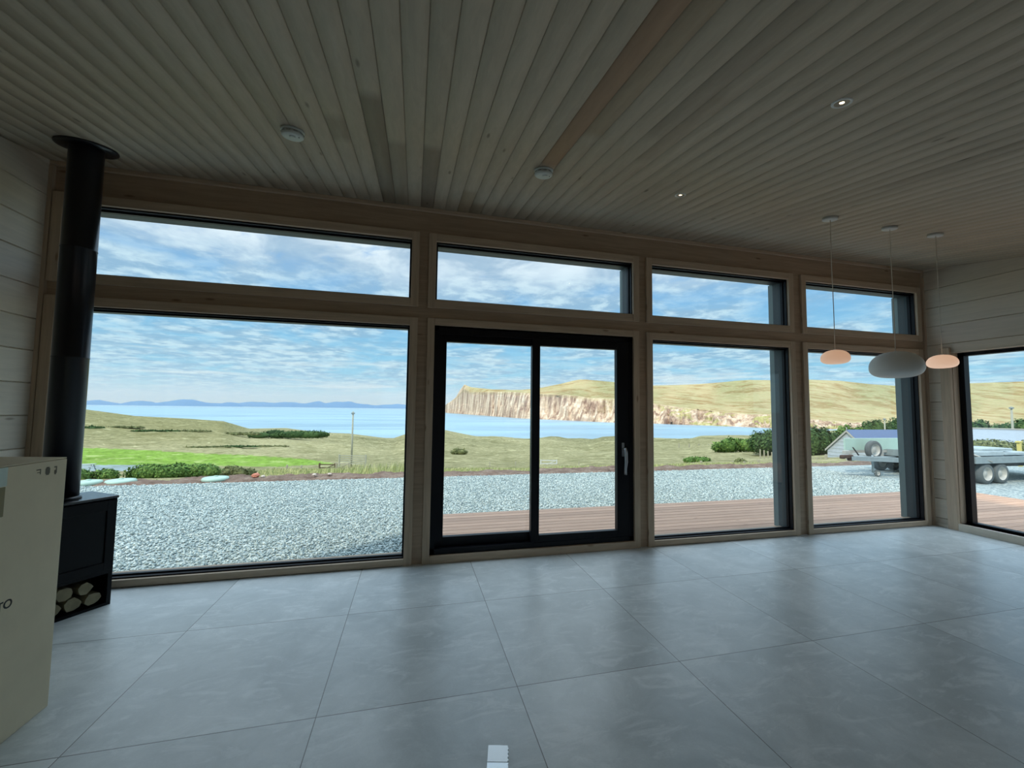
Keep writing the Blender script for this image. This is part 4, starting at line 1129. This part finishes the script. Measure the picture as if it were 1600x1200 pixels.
def stub(X, Ybase, Ytop, D, mat, label, group, w=0.05):
    b = ground_pt(X, D, -0.15); tp = at_depth(X, Ytop, D)
    s = MB(); s.box(-w, w, -w, w, 0, tp[2]-b[2], 0.01)
    o = s.build('fence_post', mat, None, None, label, 'fence post', group); o.location = tuple(b)
FP = [(X, yt) for X, yt in ((1094, 720), (1109, 722), (1126, 722), (1143, 720), (1161, 721), (1183, 718.5), (1207, 713))]
names = ['leftmost', 'second', 'third', 'fourth', 'fifth', 'sixth', 'rightmost']
for (X, yt), nm in zip(FP, names): stub(X, 730, yt, 35, 'post_grey', 'pale fence post at the yard edge in the third window, %s of the row' % nm, 'fence posts outside the third window', 0.07)
for i, X in enumerate((1060, 1076, 1091, 1106, 1120, 1134, 1147, 1158, 1173)):
    stub(X, 700, np.interp(X, [1060, 1120, 1173], [692.5, 694.5, 695.5]), 165, 'post_grey', 'small far fence post in front of the light green trees, %s from the left' % ['first', 'second', 'third', 'fourth', 'fifth', 'sixth', 'seventh', 'eighth', 'ninth'][i], 'far fence posts in the meadow', 0.16)
for i, X in enumerate((1186, 1192, 1198, 1204, 1210)):
    stub(X, 709, 702+0.3*(X-1186)*0.8, 78, 'post_grey', 'pale post of the short fence below the rounded tree, %s from the left' % ['first', 'second', 'third', 'fourth', 'fifth'][i], 'posts below the rounded tree', 0.08)
for X, yt, lab in ((767, 722, 'thin fence post left of the door meeting stiles'), (807, 721, 'thin fence post close left of the small field gate'), (905, 721, 'thin fence post right of the small field gate')):
    stub(X, 732, yt, 62, 'post_grey', lab, 'fence posts beside the small field gate', 0.06)
for X, yt, lab in ((373, 736, 'short post in the grass beside the olive scrub'), (454, 726.5, 'grey post in the tall grass left of the brown gate'), (476, 727, 'thin grey post close left of the brown gate')):
    stub(X, 740, yt, 38, 'post_grey', lab, 'fence posts behind the yard at the left', 0.07)
for i, X in enumerate((1268, 1274, 1280, 1286)):
    stub(X, 722, 715, 40, 'post_grey', 'short pale post left of the shed, %s from the left' % ['first', 'second', 'third', 'fourth'][i], 'posts left of the shed', 0.05)
stub(1288, 722, 710, 38, 'post_grey', 'taller grey post at the corner of the shed', 'posts left of the shed', 0.08)

def gate(label, X0, X1, Yt, D, mat, rails, h=1.15, brace=True, post_w=0.06):
    a_ = ground_pt(X0, D); b_ = ground_pt(X1, D); zb = min(a_[2], b_[2]); rt = 0.0011*D
    ztop = at_depth((X0+X1)/2, Yt, D)[2]
    o = thing('field_gate', label, 'gate', (a_[0], a_[1], ztop-h), math.atan2(b_[1]-a_[1], b_[0]-a_[0]), 'field gates')
    wd = math.hypot(b_[0]-a_[0], b_[1]-a_[1])
    for x in (0, wd):
        s = MB(); s.box(x-post_w, x+post_w, -post_w, post_w, -1.2, h+0.08); s.build('gate_post', mat, o)
    s = MB()
    for k in range(rails):
        z = 0.15+(h-0.2)*k/(rails-1); s.box(post_w, wd-post_w, -0.02, 0.02, z-rt, z+rt)
    s.build('rail', mat, o)
    if brace:
        s = MB(); s.tube([(post_w, -0.02, 0.15), (wd-post_w, -0.02, h-0.05)], 0.04, 6); s.build('brace', mat, o)
gate('small galvanised gate seen through the right door panel', 846, 870.5, 719, 72, 'white_metal', 3, 1.3, True, 0.09)
gate('pale metal field gate behind the tall pole', 534, 575, 711.5, 52, 'pole_wood', 5, 1.2, False, 0.08)
gate('dark brown wooden gate left of the tall pole', 504, 528, 725, 40, 'post_brown', 3, 0.85)
gate('low wooden gate section right of the brown gate', 530, 549, 724, 38, 'post_grey', 2, 0.6)

# picnic table on the drive
pb = ground_pt(141, 50)
pt = thing('picnic_table', 'grey picnic table on the drive beside the lawn, behind the flue', 'table', tuple(pb), 0.15)
s = MB(); s.box(-1.0, 1.0, -0.36, 0.36, 0.70, 0.75); s.build('tabletop', 'grey_table', pt)
for yy in (-0.7, 0.7):
    s = MB(); s.box(-1.0, 1.0, yy-0.13, yy+0.13, 0.42, 0.46); s.build('bench', 'grey_table', pt)
for xx in (-0.75, 0.75):
    s = MB(); s.tube([(xx, -0.7, -0.05), (xx, -0.2, 0.70)], 0.05, 4); s.tube([(xx, 0.7, -0.05), (xx, 0.2, 0.70)], 0.05, 4); s.box(xx-0.03, xx+0.03, -0.75, 0.75, 0.36, 0.42)
    s.build('leg', 'grey_table', pt)

# tank covers on the soil
for (X, Y, rx, lab) in ((337, 746, 0.30, 'pale green oval tank cover alone on the soil, right of the others'), (189, 750, 0.30, 'pale green oval tank cover in the middle, in front of the bushes'), (138, 752, 0.26, 'pale green oval tank cover beside the flue pipe')):
    p_ = on_z(X, Y, -0.37)
    o = thing('tank_cover', lab, 'tank cover', (p_[0], p_[1], -0.40), 0.1, 'septic tank covers on the soil')
    s = MB(); s.lathe([(0, 0.055), (rx*0.6, 0.05), (rx*0.93, 0.035), (rx, 0.0), (rx, -0.03), (rx*0.8, -0.10)], 28); s.build('lid', 'cover', o)
    s = MB(); s.lathe([(0.05, 0.05), (0.05, 0.075), (0.0, 0.078)], 12); s.build('lid_knob', 'cover', o)

def stone(X, Y, r, mat, lab):
    p_ = on_z(X, Y, -0.33); rs = np.random.RandomState(int(X))
    bm = bmesh.new(); bmesh.ops.create_icosphere(bm, subdivisions=2, radius=r)
    for v in bm.verts: v.co = v.co*rs.uniform(0.85, 1.15); v.co.z *= 0.65
    s = MB(); s.add([v.co[:] for v in bm.verts], [[v.index for v in f.verts] for f in bm.faces]); bm.free()
    o = s.build('stone', mat, None, None, lab, 'stone', 'stones on the soil bank'); o.location = (p_[0], p_[1], -0.36)
stone(400, 741, 0.10, 'stone_red', 'reddish stone on the soil bank, leftmost of the stones')
stone(411, 742.5, 0.05, 'stone_pale', 'small pale stone just right of the reddish one')
stone(491, 740, 0.055, 'stone_pale', 'pale stone on the soil below the brown gate')
stone(515, 739, 0.05, 'stone_pale', 'pale stone on the soil left of the tall pole')

# ------------------------------------------------------------ shed
ap = at_depth(1324, 673.5, 46)                             # gable peak
gz = land_z(np.array([ap[0]]), np.array([ap[1]]))[0][0]-0.4
shed = thing('shed', 'pale corrugated shed with blue grey slate roof behind the trailers', 'shed', (ap[0], ap[1], gz), 0)
H = ap[2]-gz; hw = 2.35; eave = H-2.25; Lg_ = 11.5
s = MB(); s.add([(0, -hw, 0), (0, hw, 0), (0, hw, eave), (0, 0, H), (0, -hw, eave), (Lg_, -hw, 0), (Lg_, hw, 0), (Lg_, hw, eave), (Lg_, 0, H), (Lg_, -hw, eave)],
      [(0, 1, 2, 3, 4), (5, 9, 8, 7, 6), (0, 4, 9, 5), (1, 6, 7, 2)])
for k in range(12):                                        # corrugation ribs on the gable
    z = 0.4+k*0.42
    wv = hw if z < eave else hw*(H-z)/(H-eave)
    if wv > 0.15: s.box(-0.03, 0.0, -wv+0.02, wv-0.02, z, z+0.12)
s.build('cladding', 'shed_wall', shed)
for sg in (-1, 1):
    s = MB(); a_ = (-0.15, 0, H+0.05); e_ = (-0.15, sg*(hw+0.15), eave-0.09)
    s.add([a_, (Lg_+0.15, 0, H+0.05), (Lg_+0.15, e_[1], e_[2]), e_, (-0.15, 0, H+0.16), (Lg_+0.15, 0, H+0.16), (Lg_+0.15, e_[1], e_[2]+0.11), (-0.15, e_[1], e_[2]+0.11)],
          [(0, 3, 2, 1), (4, 5, 6, 7), (0, 1, 5, 4), (1, 2, 6, 5), (2, 3, 7, 6), (3, 0, 4, 7)])
    s.build('roof_slope', 'slate', shed)
s = MB(); s.tube([(-0.1, 0, H+0.1), (-0.1, 0, H+0.42)], [0.06, 0.03], 6); s.build('finial', 'rim', shed)
for sg in (-1, 1):
    s = MB(); s.add([(-0.20, 0, H+0.10), (-0.14, 0, H+0.10), (-0.14, sg*(hw+0.15), eave), (-0.20, sg*(hw+0.15), eave), (-0.20, 0, H-0.12), (-0.14, 0, H-0.12), (-0.14, sg*(hw+0.15), eave-0.22), (-0.20, sg*(hw+0.15), eave-0.22)],
          [(0, 1, 2, 3), (4, 7, 6, 5), (0, 4, 5, 1), (1, 5, 6, 2), (2, 6, 7, 3), (3, 7, 4, 0)])
    s.build('barge_board', 'rim', shed)
# long low grey building beyond the side window
lp = at_depth(1500, 669.5, 58); lz = land_z(np.array([lp[0]]), np.array([lp[1]]))[0][0]-1
lb = thing('long_barn', 'long low grey roofed barn behind the mound in the side window', 'barn', (lp[0], lp[1], lz), -0.9)
H = lp[2]-lz
s = MB(); s.box(0, 26, 0.3, 5.7, 0, H-1.7); s.build('wall', 'shed_wall', lb)
s = MB(); s.add([(-0.3, 0, H-1.7), (26.3, 0, H-1.7), (26.3, 3, H), (-0.3, 3, H), (26.3, 6, H-1.7), (-0.3, 6, H-1.7)], [(0, 1, 2, 3), (3, 2, 4, 5), (0, 3, 5), (1, 4, 2), (0, 5, 4, 1)]); s.build('roof', 'grey_roof', lb)
s = MB(); s.box(-0.3, 26.3, 2.85, 3.15, H-0.03, H+0.12); s.build('ridge_cap', 'rim', lb)

# ------------------------------------------------------------ trailers
def wheel(parent, x, y, z, r, w, name='wheel', side=-1):
    """axle along local y; outer face towards side*y"""
    s = MB(); ri_ = r*0.66
    s.lathe([(ri_, -w/2), (r*0.93, -w/2), (r, -w/2+0.03), (r, w/2-0.03), (r*0.93, w/2), (ri_, w/2), (ri_, -w/2)], 36, (x, y, z), 'Y')
    wo = s.build(name, 'tyre', parent)
    s = MB(); f = side
    s.lathe([(ri_, f*w/2), (ri_*0.95, f*w*0.44), (ri_*0.86, f*w*0.16), (ri_*0.55, f*w*0.12), (ri_*0.30, f*w*0.30), (0.0, f*w*0.32)], 30, (x, y, z), 'Y')
    s.lathe([(ri_*1.0, -f*w*0.4), (ri_*0.5, -f*w*0.1), (0, -f*w*0.1)], 20, (x, y, z), 'Y')
    rim = s.build('rim', 'rim', wo)
    return wo
# flatbed trailer: local x runs from the hitch to the rear
J0 = on_z(1359, 744, G)
fb_ = thing('flatbed_trailer', 'grey flatbed trailer with pale green board and spare wheel above its drawbar', 'trailer', (J0[0], J0[1]-0.1, G), 0.0)
jx = 0.0
hx_ = on_y(1318, 711, J0[1]-0.1)[0]-J0[0]
s = MB()
s.add([(hx_+0.22, -0.07, 0.52), (hx_+0.22, 0.07, 0.52), (hx_+0.22, 0.07, 0.64), (hx_+0.22, -0.07, 0.64), (1.45, -0.42, 0.42), (1.45, -0.30, 0.42), (1.45, -0.30, 0.56), (1.45, -0.42, 0.56)],
      [(0, 1, 2, 3), (4, 7, 6, 5), (0, 4, 5, 1), (1, 5, 6, 2), (2, 6, 7, 3), (3, 7, 4, 0)])
s.add([(hx_+0.22, -0.07, 0.52), (hx_+0.22, 0.07, 0.52), (hx_+0.22, 0.07, 0.64), (hx_+0.22, -0.07, 0.64), (1.45, 0.30, 0.42), (1.45, 0.42, 0.42), (1.45, 0.42, 0.56), (1.45, 0.30, 0.56)],
      [(0, 1, 2, 3), (4, 7, 6, 5), (0, 4, 5, 1), (1, 5, 6, 2), (2, 6, 7, 3), (3, 7, 4, 0)])
s.build('drawbar', 'galv', fb_)
s = MB(); s.box(hx_-0.05, hx_+0.32, -0.06, 0.06, 0.58, 0.68, 0.02); s.lathe([(0, -0.05), (0.06, -0.05), (0.07, 0), (0.06, 0.05), (0, 0.06)], 14, (hx_-0.05, 0, 0.62)); s.box(hx_+0.20, hx_+0.36, -0.05, 0.05, 0.50, 0.60, 0.01); s.build('coupling', 'rust', fb_)
s = MB(); s.tube([(hx_+0.62, 0.02, 0.66), (hx_+0.40, 0.02, 0.90)], 0.018, 8); s.build('handbrake_lever', 'dark_steel', fb_)
s = MB(); s.box(hx_+0.16, hx_+0.34, 0.06, 0.16, 0.70, 0.80, 0.01); s.build('reflector_block', 'rim', fb_)
s = MB(); s.tube([(0, 0, 0.12), (0, 0, 0.66)], 0.03, 10); s.tube([(0, -0.0, 0.14), (0.14, 0, 0.09)], 0.016, 8); s.tube([(0, 0, 0.66), (0.0, -0.10, 0.70), (0, -0.10, 0.74)], 0.01, 6); s.build('jockey_stand', 'galv', fb_)
wheel(fb_, 0.17, 0.0, 0.105, 0.105, 0.06, 'jockey_wheel')
# spare wheel leaning upright on the drawbar
spx = on_y(1364.5, 703.5, J0[1]+0.08)
wheel(fb_, spx[0]-J0[0], 0.18, max(spx[2]-G, 0.80), 0.285, 0.14, 'spare_wheel')
s = MB(); s.box(spx[0]-J0[0]-0.05, spx[0]-J0[0]+0.05, 0.16, 0.24, 0.56, 0.86); s.box(spx[0]-J0[0]-0.35, spx[0]-J0[0]+0.15, -0.16, 0.28, 0.56, 0.60); s.build('spare_bracket', 'galv', fb_)
# bed and running gear
bx0, bx1 = 1.40, 6.2
yn, yf_ = -0.98, 0.92
w1 = on_z(1531, 755, G); w2 = on_z(1566, 755.5, G)
yw = (w1[1]+w2[1])/2 - (J0[1]-0.1)
yn = yw+0.02-0.12; yf_ = -yn*0.75
s = MB(); s.box(bx0, bx1, yn, yf_, 0.66, 0.72); 
for k in range(10): s.box(bx0+0.2+k*0.46, bx0+0.28+k*0.46, yn, yf_, 0.72, 0.735)
s.build('bed', 'trailer_bed', fb_)
s = MB(); s.box(bx0, bx1, yn-0.03, yn+0.02, 0.58, 0.76); s.box(bx0, bx1, yf_-0.02, yf_+0.03, 0.58, 0.76); s.box(bx0-0.04, bx0, yn, yf_, 0.58, 0.78); s.build('side_rail', 'galv', fb_)
s = MB(); s.box(bx0, bx1, yn+0.35, yn+0.45, 0.42, 0.66); s.box(bx0, bx1, yf_-0.45, yf_-0.35, 0.42, 0.66); s.build('chassis_beam', 'dark_steel', fb_)
wxs = [w1[0]-J0[0], w2[0]-J0[0]]
for x in wxs:
    wheel(fb_, x, yw, 0.285, 0.285, 0.20); wheel(fb_, x, yf_-0.12, 0.285, 0.285, 0.20, 'wheel', 1)
    s = MB(); s.tube([(x, yw+0.1, 0.285), (x, yf_-0.2, 0.285)], 0.035, 8); s.build('axle', 'dark_steel', fb_)
s = MB(); s.tube([(wxs[0]+0.12, yn-0.05, 0.62), (wxs[0]-0.42, yn+0.1, 0.84)], 0.022, 6); s.build('strap_bar', 'rim', fb_)
s = MB()
for (xa, xb, ya, yb_, z0, z1) in ((1.45, 2.9, yn+0.15, yn+0.9, 0.765, 0.88), (2.3, 3.6, yn+0.3, yn+1.1, 0.88, 0.95), (3.0, 4.3, yn+0.2, yn+0.8, 0.765, 0.84)):
    s.box(xa, xb, ya, yb_, z0, z1, 0.01)
ld = s.build('loading_ramp', 'trailer_bed', None, None, 'pale metal loading ramps stacked on the flatbed trailer', 'ramp'); ld.location = fb_.location
s = MB(); s.add([(0.95, -0.75, 0.20), (1.38, -0.75, 0.08), (1.38, -0.40, 0.08), (0.95, -0.40, 0.20), (0.95, -0.75, 0.46), (1.38, -0.75, 0.40), (1.38, -0.40, 0.40), (0.95, -0.40, 0.46)],
      [(0, 3, 2, 1), (4, 5, 6, 7), (0, 1, 5, 4), (1, 2, 6, 5), (2, 3, 7, 6), (3, 0, 4, 7)]); s.build('front_mudguard', 'galv', fb_)

# long pale green board carried upright along the far side of the drawbar
py_ = J0[1]+0.42
A0 = on_y(1320, 685, py_); A1 = on_y(1320, 703.5, py_)
zt_, zb_ = A0[2]-G, A1[2]-G
ox, oy = A0[0]-J0[0], py_-(J0[1]-0.1)
s = MB(); s.box(ox, ox+3.4, oy, oy+0.05, zb_, zt_, 0.006); s.build('side_board', 'pale_green', fb_, label='long pale green board')
s = MB(); s.box(ox, ox+3.4, oy-0.01, oy+0.09, zb_-0.09, zb_-0.01)
for x in (ox+0.22, ox+1.55): s.box(x-0.045, x+0.045, oy-0.015, oy+0.03, zb_-0.30, zb_-0.05)
s.box(ox+0.12, ox+3.4, oy-0.005, oy+0.07, zb_-0.33, zb_-0.26)
s.build('board_rail', 'rim', fb_)

# yellow marker post beyond the flatbed
p_ = on_z(1593, 716, G); s = MB(); 
yp_ = at_depth(1592, 690, 15.5); s.box(-0.05, 0.05, -0.05, 0.05, 0, yp_[2]-G, 0.01); s.box(-0.10, 0.10, -0.06, 0.06, yp_[2]-G-0.04, yp_[2]-G+0.02, 0.01)
ob = s.build('marker_post', 'yellow', None, None, 'pale yellow marker post behind the flatbed trailer', 'post'); ob.location = (yp_[0], yp_[1], G)

# ------------------------------------------------------------ sea haze far out over the water
m, t = new_mat('thin sea haze'); MAT['haze'] = m
vs_ = t.n('ShaderNodeVolumeScatter', ins={'Color': (0.55, 0.80, 1.0, 1), 'Density': 0.000035, 'Anisotropy': 0.0})
t.n('ShaderNodeOutputMaterial', ins={1: vs_.outputs[0]})
try: m.cycles.homogeneous_volume = True
except Exception: pass
hz_ = MB(); hz_.box(-60000, 60000, 9000, 60000, -59.0, 1500.0)
hz_.build('sea_haze', 'haze', kind='structure')
